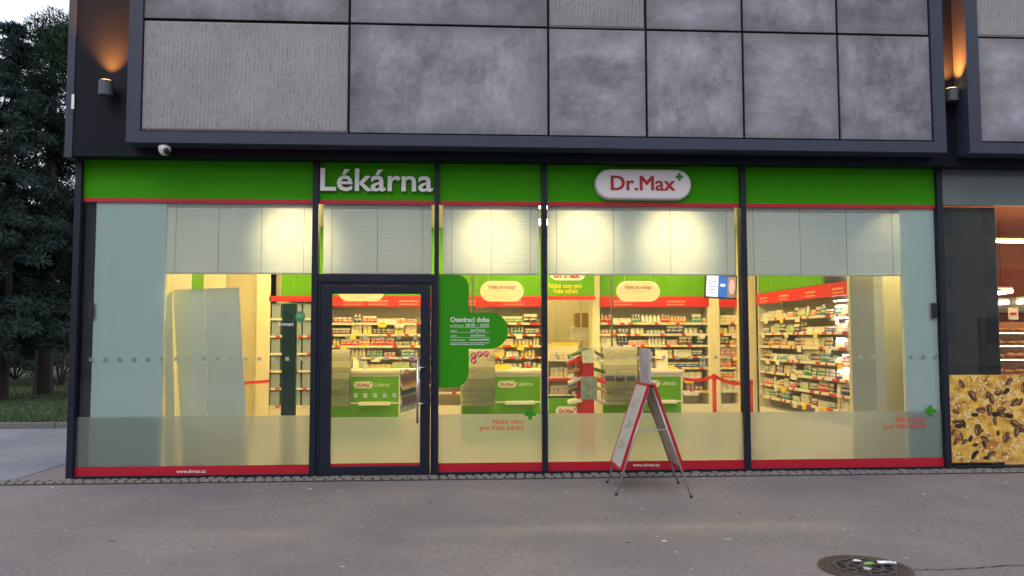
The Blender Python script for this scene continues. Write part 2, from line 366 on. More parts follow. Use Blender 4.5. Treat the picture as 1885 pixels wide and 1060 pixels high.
# ------------------------------------------------------------ ground
ground = MB().add([(-150,-80,0),(150,-80,0),(150,220,0),(-150,220,0)], [(0,1,2,3)]).build('ground', asph_m); tag(ground, kind='structure')
gx, gy = gr(60, 789); kY = gy
pth = MB().add([(-60,-.25,.004),(-4.9,-.25,.004),(-4.9,kY,.004),(-60,kY,.004)], [(0,1,2,3)]).build('path', path_m); tag(pth, kind='structure')
lawn = MB().add([(-60,kY+.12,.06),(-4.9,kY+.12,.06),(14,60,.06),(-60,60,.06)], [(0,1,2,3)]).build('lawn', soil_m); tag(lawn, kind='structure')
k = MB(); x = -40
while x < -5: k.box(x, x+.99, kY, kY+.12, 0, .10); x += 1
tag(k.build('path_kerb', kerb_m, bevel=.012), kind='structure')
# cobble strip along the shop front
cb = MB(); cb.box(-5.1, 12, -.27, -.05, .001, .012, 1)
for row in range(2):
    x = -5.05 if row else -5.0
    while x < 11.8:
        wd = rnd.uniform(.075, .105); dy = rnd.uniform(-.006, .006); y0 = -.26+row*.105+dy; hgt = .022+rnd.uniform(0, .01); a = rnd.uniform(-.008, .008); e = .012
        v = [(x,y0,.004),(x+wd,y0+a,.004),(x+wd,y0+.092,.004),(x,y0+.092-a,.004),(x+e,y0+e,hgt),(x+wd-e,y0+e+a,hgt),(x+wd-e,y0+.092-e,hgt),(x+e,y0+.092-e-a,hgt)]
        cb.add(v, [(4,5,6,7),(0,1,5,4),(1,2,6,5),(2,3,7,6),(3,0,4,7)]); x += wd+rnd.uniform(.008, .018)
tag(cb.build('cobble_strip', [stone_m, joint_m]), kind='structure')
cr_ = MB()
def crack(pts, wd):
    P_ = []
    for i in range(len(pts)-1):
        a, b = pts[i], pts[i+1]; n = 14
        for k_ in range(n): t = k_/n; P_.append((a[0]+(b[0]-a[0])*t, a[1]+(b[1]-a[1])*t+rnd.uniform(-.012, .012)))
    P_.append(pts[-1])
    for (xa, ya), (xb, yb) in zip(P_, P_[1:]): w_ = wd*rnd.uniform(.5, 1.3); cr_.add([(xa, ya-w_, .0052), (xb, yb-w_, .0052), (xb, yb+w_, .0052), (xa, ya+w_, .0052)], [(0,1,2,3)])
crack([gr(1684, 1050), gr(1760, 1049), gr(1885, 1040), gr(2100, 1036)], .005)
crack([gr(-200, 836), gr(0, 818), gr(60, 806), gr(128, 799)], .008)
crack([gr(-100, 1010), gr(300, 948), gr(620, 925)], .003)
tag(cr_.build('asphalt_crack', void_m), kind='structure')
# grass on the lawn
rg = np.random.RandomState(3); N = 26000
gxs = rg.uniform(-17, -5.2, N); gys = kY+.14+rg.uniform(0, 1, N)**1.6*13
v = np.zeros((N, 3, 3)); an = rg.uniform(0, 6.28, N); hh = rg.uniform(.03, .08, N); wd = .012
v[:, 0] = np.stack([gxs-wd*np.cos(an), gys-wd*np.sin(an), np.full(N, .06)], 1); v[:, 1] = np.stack([gxs+wd*np.cos(an), gys+wd*np.sin(an), np.full(N, .06)], 1)
v[:, 2] = np.stack([gxs+rg.uniform(-.03, .03, N), gys+rg.uniform(-.03, .03, N), .06+hh], 1)
me = bpy.data.meshes.new('grass'); me.from_pydata(v.reshape(-1, 3).tolist(), [], [(3*i, 3*i+1, 3*i+2) for i in range(N)]); me.materials.append(grass_m)
go = bpy.data.objects.new('grass', me); COL.objects.link(go); tag(go, 'short green grass of the lawn behind the path kerb', 'grass', kind='stuff')

# ------------------------------------------------------------ building shell
bld = thing('shop_building', 'modern dark building with grey concrete cladding above the glazed green pharmacy front', 'building')
XL, XR, BY = -4.32, 12.0, 7.5
B('upper_wall', dark_m, bld, XL, XR, -.25, -.06, 3.52, 8.5)
B('soffit', dark_m, bld, XL+.01, XR, -.06, .10, 3.58, 3.70)
B('side_wall', dark_m, bld, XL, -4.26, .10, BY, 0, 8.5)
B('rear_wall', dark_m, bld, XL, XR, BY, BY+.2, 0, 8.5)
B('side_wall', dark_m, bld, XR-.1, XR, .1, BY, 0, 8.5)
B('roof', roof_m, bld, XL, XR, -.06, BY, 8.5, 8.7)
B('corner_trim', clad_m, bld, XL-.006, -4.245, -.262, -.10, 3.50, 8.5, bevel=.003)
B('small_plate', white_m, bld, *sorted((AX(133,-.25,185), AX(138,-.25,185))), -.268, -.262, AZ(201,-.25,135), AZ(174,-.25,135))
# cladding boxes with panels
def cladding(x0, x1, ztop, cols_by_row, rows, ribs, labels):
    fw, yf = .145, -.50
    f = MB(); zb = 3.615
    f.box(x0, x1, yf, -.25, zb, zb+.125)                    # bottom rail
    f.box(x0, x0+.145, yf+.001, -.25, zb+.125, ztop); f.box(x1-.145, x1, yf+.001, -.25, zb+.125, ztop)
    f.box(x0+.145, x1-.145, yf+.06, -.25, zb+.125, ztop, 1)  # dark backing of the joints
    f.build('cladding_frame', [clad_m, void_m], bld, bevel=.003)
    g = .013
    for r_ in range(len(rows)-1):
        z0, z1 = rows[r_], rows[r_+1]; cs = cols_by_row[r_ % len(cols_by_row)]
        for c in range(len(cs)-1):
            a, b = cs[c]+g, cs[c+1]-g; za, zb_ = z0+g, z1-g
            if (r_, c) in ribs:
                nx, nz = int((b-a)/.0075), int((zb_-za)/.02); xs = np.linspace(a, b, nx); zs = np.linspace(za, zb_, nz)
                rr = np.random.RandomState(r_*7+c); X, Z = np.meshgrid(xs, zs)
                ribx = np.cos((X+.004*np.sin(Z*9))*2*np.pi/.043)
                chips = rr.rand(nz, nx); chips = (chips > .93)*rr.uniform(.3, 1, (nz, nx)); per = rr.rand(nz, 1)*.15
                sm = rr.rand(nz//3+2, nx//5+2); low = np.kron(sm, np.ones((3, 5)))[:nz, :nx]
                Y = -.473-.0045*ribx*(.45+.8*low)+.007*chips-.004*per
                Y[0] = Y[-1] = -.46; Y[:, 0] = Y[:, -1] = -.46
                V = np.stack([X, Y, Z], 2).reshape(-1, 3).tolist()
                F = [(j*nx+i, j*nx+i+1, (j+1)*nx+i+1, (j+1)*nx+i) for j in range(nz-1) for i in range(nx-1)]
                mb = MB(); mb.v = V; mb.f = F; mb.m = [0]*len(F)
                o = mb.build('cladding_panel', rib_m, bld); o['label'] = 'ribbed rough concrete panel'
            else:
                o = B('cladding_panel', conc_m if (c+r_) % 2 else conc2_m, bld, a, b, -.48+.003*((c*3+r_) % 3), -.45, za, zb_, bevel=.004)
X1 = [AX(262,-.5,40)-.004, AX(643,-.5,45), AX(1009.5,-.5,50), AX(1189.5,-.5,50), AX(1367.5,-.5,50), AX(1542.5,-.5,55), 5.283]
zr = [3.745, AZ(49,-.5,1000)+.0, AZ(49,-.5,1000)+1.18, 7.5, 8.5]
cladding(-3.585, 5.428, 8.5, [X1], zr, {(0, 0), (1, 2)}, None)
X2 = [5.842, 7.0, 8.1, 9.3, 10.6, 11.7]
cladding(5.697, 11.84, 8.5, [X2], zr, {(1, 0), (0, 3)}, None)

# storefront framing: mullions
f = MB()
MULL = [(-4.30,-4.232), (-1.706,-1.640), (-.338,-.288), (.882,.944), (3.206,3.272), (5.572,5.64), (8.6,8.67)]
for i, (a, b) in enumerate(MULL): B('mullion', frame_m, bld, a, b, -.05 if i else -.06, .09, 0, 3.58, bevel=.003)
B('corner_glass_return', dark_m, bld, -4.30, -4.262, .09, .6, 0, 3.58)
GX = [(MULL[i][1], MULL[i+1][0]) for i in range(6)]
for i, (a, b) in enumerate(GX):
    if i == 1: continue
    B('sill_rail', frame_m, bld, a, b, -.035, .07, 0, .045, bevel=.002)
# bays: fascia, glass, film, red strip
blind_x = {0: (-3.335, -1.715), 1: (-1.60, -.375), 2: (-.245, .862), 3: (.962, 3.165), 4: (3.285, 5.165)}
for i, (a, b) in enumerate(GX[:5]):
    fa = MB().box(a, b, .0, .03, 3.104, 3.60).build('fascia_panel', green_m, bld)
    B('red_stripe', red_m, fa, a, b, -.003, .028, 3.060, 3.104)
    if i != 1:
        wn = MB().box(a, b, 0, .010, .045, 3.060).build('window', glass_m, bld)
        B('frosted_film', frost_m, wn, a, b, .0135, .0145, .142, .683)
        B('red_base_strip', red_m, wn, a, b, -.003, -.0005, .045, .142)
        mk = MB(); q = a+.11
        while q < b-.06: mk.box(q, q+.042, .0125, .0133, 1.29, 1.332); q += .152
        mk.build('safety_marking', marking_m, wn)
# door bay
dz0, dz1 = .122, 2.038
a, b = GX[1]
B('transom', frame_m, bld, a, b, -.045, .07, 2.165, 2.26, bevel=.003)
wn = MB().box(a, b, 0, .01, 2.26, 3.06).build('window', glass_m, bld)
door = thing('door', None, None); door.parent = bld
del_keys = [k for k in ('label', 'category') if k in door]
for k in del_keys: del door[k]
dr = MB()
dr.box(a, a+.035, -.03, .06, 0, 2.165); dr.box(b-.035, b, -.03, .06, 0, 2.165); dr.box(a+.035, b-.035, -.03, .06, 2.13, 2.165)
dr.build('door_frame', frame_m, door, bevel=.003)
lf = MB(); l0, l1 = a+.041, b-.041
lf.box(l0, -1.479, -.05, .02, .02, 2.124); lf.box(-.489, l1, -.05, .02, .02, 2.124); lf.box(-1.479, -.489, -.05, .02, dz1, 2.124); lf.box(-1.479, -.489, -.05, .02, .02, dz0)
lf.build('door_leaf', frame_m, door, bevel=.003)
g = MB().box(-1.479, -.489, -.012, -.002, dz0, dz1).build('door_glass', glass_m, door)
MB().box(-1.479, -.489, .002, .003, dz0, .66).build('frosted_film', frost_m, door)
B('red_strip', red_m, door, -1.479, -.489, -.016, -.0125, dz0, dz0+.03)
mk = MB()
for zz, n_, x0_, st in ((.875, 5, AX(651,0,724), .1075), (1.29, 6, -1.35, .152), (1.525, 5, -1.33, .19)):
    for q in range(n_): mk.box(x0_+q*st, x0_+q*st+.046, .0015, .003, zz, zz+.05)
mk.build('safety_marking', marking_m, door)
hd = MB(); hx = AX(769, -.1, 700)
hd.tube([(hx, -.115, .60), (hx, -.115, AZ(655, -.1, 770))], .013, 12)
for zz in (AZ(677,-.08,775), AZ(743.5,-.08,775)): hd.tube([(hx, -.115, zz), (hx+.045, -.10, zz+.004), (hx+.085, -.05, zz+.008)], .009, 10)
hd.build('door_handle', steel_m, door, smooth=True)
hg = MB()
for zz in (.25, 1.25, 1.82): hg.tube([(l0-.003, -.055, zz), (l0-.003, -.055, zz+.13)], .011, 10)
hg.build('hinge', frame_m, door)
MB().tube([(-.38, -.05, AZ(709,0,780)), (-.38, -.056, AZ(709,0,780))], .012, 12).build('lock_cylinder', steel_m, door)
B('threshold_plate', steel_m, door, -1.60, -1.54, -.07, -.05, .004, .02)
for xx in (-1.42, -.60): B('drain_cap', black_m, door, xx, xx+.05, -.056, -.05, .06, .075)
# shop shell inside
B('interior_column', clad_m, bld, -4.232, -4.10, .10, .35, 0, 3.3)
B('interior_partition', partition_m, bld, -4.10, -3.335, .035, .09, 0, 3.1)
B('interior_partition', partition_m, bld, 5.165, 5.572, .035, .09, 0, 3.1)
B('interior_floor', tile_m, bld, -4.26, 5.70, .09, BY-.1, .002, .02)
B('interior_ceiling', white_m, bld, -4.26, 5.70, .10, BY-.1, 3.35, 3.42)
B('interior_wall', cream_m, bld, -4.26, -4.20, .6, BY-.1, 0, 3.35)
B('interior_wall', cream_m, bld, 5.64, 5.72, .10, BY-.1, 0, 3.35)
WY = 4.42
ox0, ox1 = AX(1008, WY), AX(1092, WY)
w1 = MB(); w1.box(-4.2, ox0, WY, WY+.1, 0, 3.35); w1.box(ox1, 5.64, WY, WY+.1, 0, 3.35); w1.build('interior_wall', cream_m, bld)
B('interior_wall', cream_m, bld, .2, 3.2, 6.6, 6.7, 0, 3.35)
B('interior_column', cream_m, bld, AX(1091.5,3.95), AX(1104,3.95), 3.95, 4.40, 0, 3.34)
B('interior_column', cream_m, bld, AX(1306,3.98), AX(1325,3.98), 3.98, 4.40, 0, 3.34)
B('interior_column', cream_m, bld, AX(1373,3.6), AX(1393,3.6), 3.6, 4.40, 0, 3.34)
B('interior_column', grey_m, bld, AX(1566,.33,600), AX(1610,.33,600), .33, .395, 0, 3.34)
B('interior_wall', cream_m, bld, AX(1610,.33,600)-.02, 5.64, .62, .70, 0, 3.34)
B('interior_wall', cream_m, bld, AX(478,4.2), AX(497,4.0), 3.98, 4.42, 0, 3.34)
# green fascia boards above shelves inside
def fascia(px0, px1, Y, z0, z1, sign=None):
    return B('interior_fascia', greenint_m, bld, AX(px0, Y, 530), AX(px1, Y, 530), Y, Y+.06, z0, z1)
fascia(518, 608, 4.0, 2.22, 3.34); fascia(608, 998, 4.0, 2.22, 3.34); fascia(1105, 1305, 4.0, 2.22, 3.34); fascia(1333, 1392, 4.0, 2.22, 3.34)
B('interior_fascia', greenint_m, bld, 4.70, 4.74, 1.15, 3.4, 2.24, 3.34)
B('interior_fascia', greenint_m, bld, -4.19, -4.15, 2.9, 3.9, 2.24, 3.34)
Yf = 3.8
nb = B('interior_fascia', greenint_m, bld, AX(1005,Yf,530), AX(1094,Yf,530), Yf, Yf+.05, AZ(545,Yf,1050), 3.34)
B('red_stripe', redint_m, nb, AX(1005,Yf,530), AX(1096,Yf,530), Yf-.01, Yf, AZ(552,Yf,1050), AZ(545,Yf,1050))
MB().prism(pill(AX(1012,Yf,510), AX(1078,Yf,510), AZ(516,Yf,1050), AZ(489,Yf,1050)), Yf-.012, Yf-.001).build('logo_plate', letter_m, nb)
t = MB(); text(t, 'Dr.Max', AX(1020,Yf,510), AX(1066,Yf,510), AZ(511.5,Yf,1050), .13, Yf-.018, off=.008, bold=.03)
t.build('logo_lettering', lett_red_m, nb)
t = MB(); text(t, 'Nízké ceny pro', AX(1010,Yf,525), AX(1071,Yf,525), AZ(530,Yf,1040), .075, Yf-.006, off=.01); text(t, 'Vaše zdraví', AX(1018,Yf,525), AX(1064,Yf,525), AZ(539.5,Yf,1040), .075, Yf-.006, off=.01)
t.build('lettering', yellow_m, nb)

# ------------------------------------------------------------ blinds
for i, (a, b) in blind_x.items():
    names = ['left', 'above the entrance door', 'above the opening hours sticker', 'below the round-ended white sign', 'rightmost']
    lab = ['white venetian blind in the leftmost window of the pharmacy', 'narrow white venetian blind in the light above the entrance door', 'white venetian blind above the green opening hours sticker',
           'wide white venetian blind under the pill-shaped sign', 'white venetian blind in the window right of the pill-shaped sign'][i]
    zb = 2.275; zt = 3.078
    bl = thing('venetian_blind', lab, 'blind', ((a+b)/2, .07, zt), 'venetian blinds behind the shop windows')
    B('head_rail', letter_m, bl, a, b, .05, .085, zt-.058, zt)
    B('bottom_rail', letter_m, bl, a, b, .055, .082, zb-.012, zb+.004)
    s = MB(); z = zb+.014; P = .0225; B('head_cover', letter_m, bl, a, b, .052, .058, zt, 3.125)
    while z < zt-.045:
        jt = rnd.uniform(-.0009, .0009); tl = R(80+rnd.uniform(-1.5, 1.5)); hw = .0125
        dy, dz = hw*math.cos(tl), hw*math.sin(tl)
        s.add([(a,.068-dy,z-dz+jt),(b,.068-dy,z-dz-jt),(b,.0665,z+.001),(a,.0665,z+.001),(a,.068+dy,z+dz+jt),(b,.068+dy,z+dz-jt)], [(0,1,2,3),(3,2,5,4)]); z += P
    s.build('slats', slat_m, bl)
    nc = {0: 4, 1: 3, 2: 3, 3: 4, 4: 4}[i]
    for c in range(nc):
        xx = a+.10+(b-a-.2)*c/(nc-1); MB().tube([(xx,.05,zb), (xx,.05,zt-.03)], .0022, 5).build('cord', trans_cord, bl)

# ------------------------------------------------------------ lamps inside (the shop is lit)
def added_downlight(x, y, e, blend=.6, size=74, lab=None, n=0):  # unseen lamp, added to brighten the cream niche at the right
    t = thing('added_downlight', lab, 'ceiling light', (x, y, 3.35), 'lamps added to brighten the niche')
    MB().lathe([(.055, 0), (.07, -.005), (.07, -.03), (.055, -.03)], (x, y, 3.35), 16).build('housing', white_m, t)
    MB().lathe([(.05, 0), (.05, -.004)], (x, y, 3.318), 16).build('lens', bulb_m, t)
    l = bpy.data.lights.new('added_downlight_beam', 'SPOT'); l.energy = e; l.spot_size = R(size); l.spot_blend = blend; l.color = (1, .76, .40); l.shadow_soft_size = .04
    o = bpy.data.objects.new('added_downlight_beam', l); COL.objects.link(o); o.location = (x, y, 3.30); o.rotation_euler = (R(-12), 0, 0)
def added_spot(x, tx, e, lab):  # spotlight added to throw a bright patch on a blind
    t = thing('added_spotlight', lab, 'ceiling light', (x, 1.15, 3.35), 'spotlights added to brighten the blinds')
    a = Vector((x, 1.15, 3.22)); d = (Vector((tx, .07, 2.66))-a).normalized()
    MB().tube([a-d*.07, a+d*.05], .04, 14).build('housing', white_m, t, smooth=True); MB().tube([a+d*.0505, a+d*.053], .033, 14).build('lens', bulb_m, t)
    MB().tube([(x, 1.15, 3.35), (x, 1.15, 3.24)], .010, 8).build('stem', white_m, t)
    l = bpy.data.lights.new('added_spot_beam', 'SPOT'); l.energy = e; l.spot_size = R(54); l.spot_blend = 1; l.color = (1, .78, .42); l.shadow_soft_size = .12
    o = bpy.data.objects.new('added_spot_beam', l); COL.objects.link(o); o.location = a+d*.06; o.rotation_euler = (-d).to_track_quat('Z', 'Y').to_euler()
for x, tx, nme in ((-2.1, -1.92, 'left window blind'), (.32, .32, 'blind over the opening hours sticker'), (1.37, 1.36, 'left half of the wide blind'), (2.45, 2.45, 'right half of the wide blind')):
    added_spot(x, tx, 620, 'white spotlight added to brighten the '+nme)
added_downlight(5.15, .42, 70, .8, 100, 'unseen lamp added in the shop ceiling to brighten the cream niche')
for j, (x, y) in enumerate([(x, y) for y in (1.5, 3.1) for x in (-3.1, -1.0, 1.1, 3.3)]):
    cl = thing('ceiling_light', 'square warm ceiling light panel over the %s of the shop' % ['front left','front middle left','front middle right','front right','rear left','rear middle left','rear middle right','rear right'][j], 'ceiling light', (x, y, 3.35), 'ceiling light panels')
    B('housing', white_m, cl, x-.32, x+.32, y-.32, y+.32, 3.325, 3.35)
    B('diffuser', bulb_m, cl, x-.29, x+.29, y-.29, y+.29, 3.318, 3.3245)
cl = thing('ceiling_light', 'square warm ceiling light panel in the back room', 'ceiling light', (1.5, 5.5, 3.35), 'ceiling light panels')
B('diffuser', bulb_m, cl, 1.1, 1.9, 5.2, 5.8, 3.32, 3.345)

# ------------------------------------------------------------ products
def proto_meshes():
    P = {}
    def mk(name, mb, mats, smooth=False):
        me = bpy.data.meshes.new(name); me.from_pydata(mb.v, [], mb.f)
        for q in mats: me.materials.append(q)
        me.polygons.foreach_set('material_index', mb.m)
        if smooth: me.polygons.foreach_set('use_smooth', [True]*len(me.polygons))
        return me
    P['carton'] = mk('carton', MB().box(-.5, .5, -.5, .5, 0, 1), [pack_m])
    P['bottle'] = mk('bottle', MB().lathe([(.42,0),(.5,.04),(.5,.62),(.42,.72),(.2,.78),(.2,.82),(.25,.82),(.25,.98),(.2,1)], n=10, mis=[0,0,0,0,0,1,1,1]), [pack_m, white_m], True)
    P['jar'] = mk('jar', MB().lathe([(.46,0),(.5,.05),(.5,.70),(.44,.74),(.5,.76),(.5,.97),(.46,1)], n=12, mis=[0,0,0,1,1,1]), [pack_m, white_m], True)
    tb = MB(); tb.add([(-.3,-.25,0),(.3,-.25,0),(.3,.25,0),(-.3,.25,0),(-.3,-.25,.14),(.3,-.25,.14),(.3,.25,.14),(-.3,.25,.14)], [(3,2,1,0),(4,5,6,7),(0,1,5,4),(1,2,6,5),(2,3,7,6),(3,0,4,7)], 1)
    tb.add([(-.38,-.3,.14),(.38,-.3,.14),(.38,.3,.14),(-.38,.3,.14),(-.5,-.03,1),(.5,-.03,1),(.5,.03,1),(-.5,.03,1)], [(3,2,1,0),(4,5,6,7),(0,1,5,4),(1,2,6,5),(2,3,7,6),(3,0,4,7)], 0)
    P['tube'] = mk('tube', tb, [pack_m, white_m])
    bg_ = MB(); n = 6; vs = []
    for zz, hw, th in ((0,.46,.3),(.08,.5,.36),(.5,.46,.4),(.9,.48,.12),(1,.5,.03)):
        vs += [(-hw,-th,zz),(hw,-th,zz),(hw,th,zz),(-hw,th,zz)]
    fs = [(3,2,1,0),(16,17,18,19)]
    for k_ in range(4): o = 4*k_; fs += [(o,o+1,o+5,o+4),(o+1,o+2,o+6,o+5),(o+2,o+3,o+7,o+6),(o+3,o,o+4,o+7)]
    P['pouch'] = mk('pouch', bg_.add(vs, fs), [pack_m])
    return P
PM = proto_meshes()
PCOL = {'white': (.80,.78,.70), 'red': (.60,.04,.03), 'green': (.06,.28,.05), 'yellow': (.80,.60,.06), 'orange': (.80,.26,.04), 'navy': (.03,.06,.18),
        'teal': (.06,.30,.28), 'pale green': (.42,.62,.18), 'pink': (.72,.28,.26), 'beige': (.68,.55,.34), 'brown': (.16,.07,.03), 'dark': (.025,.03,.03), 'light blue': (.34,.46,.58), 'lilac': (.42,.32,.50)}
COUNT = {}
DIMS = {'carton': (.05,.11,.07,.16), 'bottle': (.04,.065,.11,.17), 'jar': (.05,.075,.06,.10), 'tube': (.04,.055,.11,.155), 'pouch': (.07,.10,.11,.15)}
ORD = ['top', 'second', 'third', 'fourth', 'fifth', 'sixth', 'seventh', 'eighth']
def product(kind, colr, loc, size, rz, where, group, cat=None):
    o = bpy.data.objects.new({'carton': 'medicine_carton', 'bottle': 'lotion_bottle', 'jar': 'cream_jar', 'tube': 'ointment_tube', 'pouch': 'tea_pouch'}[kind], PM[kind])
    COL.objects.link(o); o.location = loc; o.scale = size; o.rotation_euler = (0, 0, rz)
    c = PCOL[colr]; j = 1; o.color = (*[min(1, q*j) for q in c], 1); COUNT[kind] = COUNT.get(kind, 0)+1
    tag(o, f'{colr} {kind} {where}', kind, group); return o
def fill(unit, where, p0, p1, face, shelves, clear, palette, kinds, step_depth=.12, dens=1.0, skip=None, seed=0, maxh=None):
    """p0,p1: ends of the shelf front (x,y); face: unit vector into the shelf"""
    rr = random.Random(seed); p0, p1 = Vector(p0), Vector(p1); L = (p1-p0).length; d = (p1-p0)/L; fc = Vector(face); rz = math.atan2(d.y, d.x)
    for si, z in enumerate(shelves):
        s = .02; pal = palette[si % len(palette)] if isinstance(palette[0], (list, tuple)) else palette
        lastc = None
        while s < L-.06:
            kind = rr.choice(kinds); colr = rr.choice([c for c in pal if c != lastc] or pal); lastc = colr
            w0, w1, h0, h1 = DIMS[kind]; wd = rr.uniform(w0, w1); hh = min(rr.uniform(h0, h1), clear-.015); n = rr.choice((2, 3, 3, 4, 5))
            dp = wd if kind in ('bottle', 'jar') else rr.uniform(.03, .06)
            for q in range(n):
                if s+wd > L-.01: break
                c = p0+d*(s+wd/2)+fc*(.045+dp/2+rr.uniform(0, .012))
                if skip and skip(c.x, si): s += wd+.006; continue
                product(kind, colr, (c.x, c.y, z), (wd, dp, hh*rr.uniform(.97, 1.0)), rz+rr.uniform(-.06, .06), f'on the {ORD[si]} shelf of the {where}', f'{colr} {kind}s on the {ORD[si]} shelf of the {unit}')
                s += wd+.005
            s += rr.uniform(.005, .03)/dens
            if rr.random() < .08/dens: s += .08
def shelf_unit(label, p0, p1, face, depth, ztop, zbot, shelves, header=None, back=None, ncards=6, seed=0, ends=True, hmarks=None, cardlow=.6, upr=True):
    p0, p1 = Vector(p0), Vector(p1); L = (p1-p0).length; d = (p1-p0)/L; fc = Vector(face); d3 = Vector((d.x, d.y, 0)); f3 = Vector((fc.x, fc.y, 0)); up = Vector((0,0,1))
    u = thing('shelf_unit', label, 'shelving', ((p0.x+p1.x)/2+fc.x*depth/2, (p0.y+p1.y)/2+fc.y*depth/2, 0))
    o3 = Vector((p0.x, p0.y, 0)); rr = random.Random(seed)
    def slab(mb, s0, s1, t0, t1, z0, z1, mi=0):
        mb.obox(o3+d3*((s0+s1)/2)+f3*((t0+t1)/2)+up*((z0+z1)/2), d3*((s1-s0)/2), f3*((t1-t0)/2), up*((z1-z0)/2), mi); return mb
    slab(MB(), 0, L, depth-.02, depth, zbot, ztop).build('back_panel', back or cream_m, u)
    slab(MB(), -.02, 0, 0, depth, zbot, ztop).build('side_panel', shelf_m, u); slab(MB(), L, L+.02, 0, depth, zbot, ztop).build('side_panel', shelf_m, u)
    for z in shelves:
        sh = slab(MB(), .001, L-.001, .012, depth-.021, z-.018, z-.001).build('shelf', shelf_m, u)
        slab(MB(), .001, L-.001, 0, .012, z-.032, z+.004).build('price_rail', rail_m, sh)
    slab(MB(), 0, L, .01, depth-.021, zbot, zbot+.42 if zbot < .1 else zbot+.02).build('base_drawer', shelf_m, u)
    if header:
        h = slab(MB(), -.02, L+.02, -.02, -.002, header[0], header[1]).build('header_board', redint_m, u)
        mk = MB()
        for c in (hmarks or []):
            for ln in range(2):
                s = c-.16
                while s < c+.14:
                    wl = rr.uniform(.018, .035); slab(mk, s, s+wl, -.024, -.02, header[0]+.03+ln*.045, header[0]+.03+ln*.045+(.026 if ln else .016)); s += wl+rr.uniform(.006, .016)
        if hmarks: mk.build('header_lettering', mat_pink, h)
    for c in range(ncards):
        z = rr.choice(shelves); s = rr.uniform(.1, L-.15); ww = rr.uniform(.09, .16)
        slab(MB(), s, s+ww, -.008-.001*c, -.003-.001*c, z-.075, z-.01).build('price_card', yellow_m if rr.random() < .55 else shelf_m, u)
    return u
SZ = [1.785, 1.60, 1.415, 1.23, 1.045, .86, .66]
Yb = 4.0
def U(px): return (AX(px, Yb, 640), Yb)
aL, aM, aR = U(609), U(719), U(998)
shelf_unit('long rear shelving with red header seen through the door and beside the opening hours sticker', aL, aR, (0,1), .38, 3.0, .02, SZ, (2.05, 2.22), ncards=16, seed=1, hmarks=[.35, .75, 1.25, 2.2, 2.95])
shelf_unit('rear shelving with red header between two cream pillars behind the right counter', U(1105), U(1304), (0,1), .38, 3.0, .02, SZ, (2.05, 2.22), ncards=7, seed=2, hmarks=[.40, 1.28])
shelf_unit('narrow rear shelving between the cream pillar and the right mullion', U(1326), U(1371), (0,1), .38, 3.0, .02, SZ, (2.05, 2.20), ncards=2, seed=3)
SX = 4.72; SS = [1.83, 1.61, 1.41, 1.21, 1.01, .815, .62]
shelf_unit('long shelving with red header along the right-hand wall of the shop', (SX, 3.5), (SX, .42), (1,0), .40, 3.0, .02, SS, (2.065, 2.235), back=grey_m, ncards=26, seed=4, hmarks=[.3, 1.1, 2.0, 2.8])
LX = -4.16+.38
shelf_unit('shelving on the left wall partly hidden by the white folding screen', (-4.12+.30, 2.35), (-4.12+.30, 3.95), (-1,0), .36, 3.0, .02, [1.72, 1.52, 1.32, 1.12, .95, .75], (2.02, 2.20), ncards=5, seed=5, hmarks=[.8, 1.25])
shelf_unit('rear shelving with grey storage boxes behind the dark green totem', (AX(497,Yb), Yb), (AX(606,Yb), Yb), (0,1), .38, 3.0, .02, [1.86, 1.58, 1.30, 1.02, .74, .46], (2.13, 2.22), ncards=0, seed=6)
pal_lo = [['white','navy','orange','teal','red'], ['beige','brown','yellow','pale green'], ['yellow','brown','red','orange'], ['teal','pale green','red','beige'], ['pale green','yellow','dark','teal'], ['white','beige'], ['beige','red','white']]
hide = lambda x, si: (AX(779,Yb) < x < AX(866,Yb)) or si >= 5
fill('left rear shelving', 'long rear shelving', aL, U(775), (0,1), SZ[:5], .165, pal_lo, ['carton','carton','pouch','jar','bottle'], seed=11)
fill('left rear shelving', 'long rear shelving', U(866), aR, (0,1), SZ[:5], .165, [['dark','green','red'], ['green','dark','teal'], ['orange','yellow','beige'], ['yellow','beige','white','pale green'], ['white','red','pale green','beige']], ['carton','jar','bottle'], seed=12)
fill('right rear shelving', 'pillar-framed rear shelving', U(1105), U(1304), (0,1), SZ, .165,
     [['orange','white','red','teal'], ['navy','white','orange','light blue'], ['pink','navy','brown','green','white'], ['dark','white','beige'], ['navy','light blue','beige'], ['yellow','white','pale green'], ['white','red','pink']], ['carton','jar','bottle','carton'], seed=13)
fill('narrow rear shelving', 'narrow rear shelving', U(1326), U(1371), (0,1), SZ, .165, [['white','dark','beige'], ['yellow','beige'], ['brown','dark','orange'], ['light blue','yellow','pink'], ['red','orange'], ['orange','beige'], ['white','red']], ['carton','pouch'], seed=14)
side_pal = [['white','teal','orange','beige','brown','pale green'], ['white','brown','pale green','navy'], ['brown','orange','beige','pink'], ['white','teal','brown','dark'], ['beige','green','lilac','teal'], ['white','red','brown','pale green'], ['beige','teal','brown','pale green']]
fill('right wall shelving', 'long right-hand wall shelving', (SX, 3.48), (SX, 1.02), (1,0), SS, .175, side_pal, ['tube','bottle','carton','jar','tube'], seed=15, dens=.9)
fill('right wall shelving near the window', 'right wall shelving end nearest the window', (SX, 1.0), (SX, .44), (1,0), SS, .165, [['white','teal'], ['white','pink'], ['white','lilac'], ['white','pink','red'], ['dark','white'], ['navy','light blue','white'], ['white','beige']], ['bottle','tube','carton'], seed=16)
fill('left wall shelving', 'left wall shelving', (-3.82, 2.95), (-3.82, 3.93), (-1,0), [1.72, 1.52, 1.32, 1.12, .95, .75], .16, [['orange','red'], ['yellow','brown'], ['beige','brown'], ['yellow','orange'], ['brown','orange'], ['pink','brown','white']], ['pouch','carton'], seed=17)
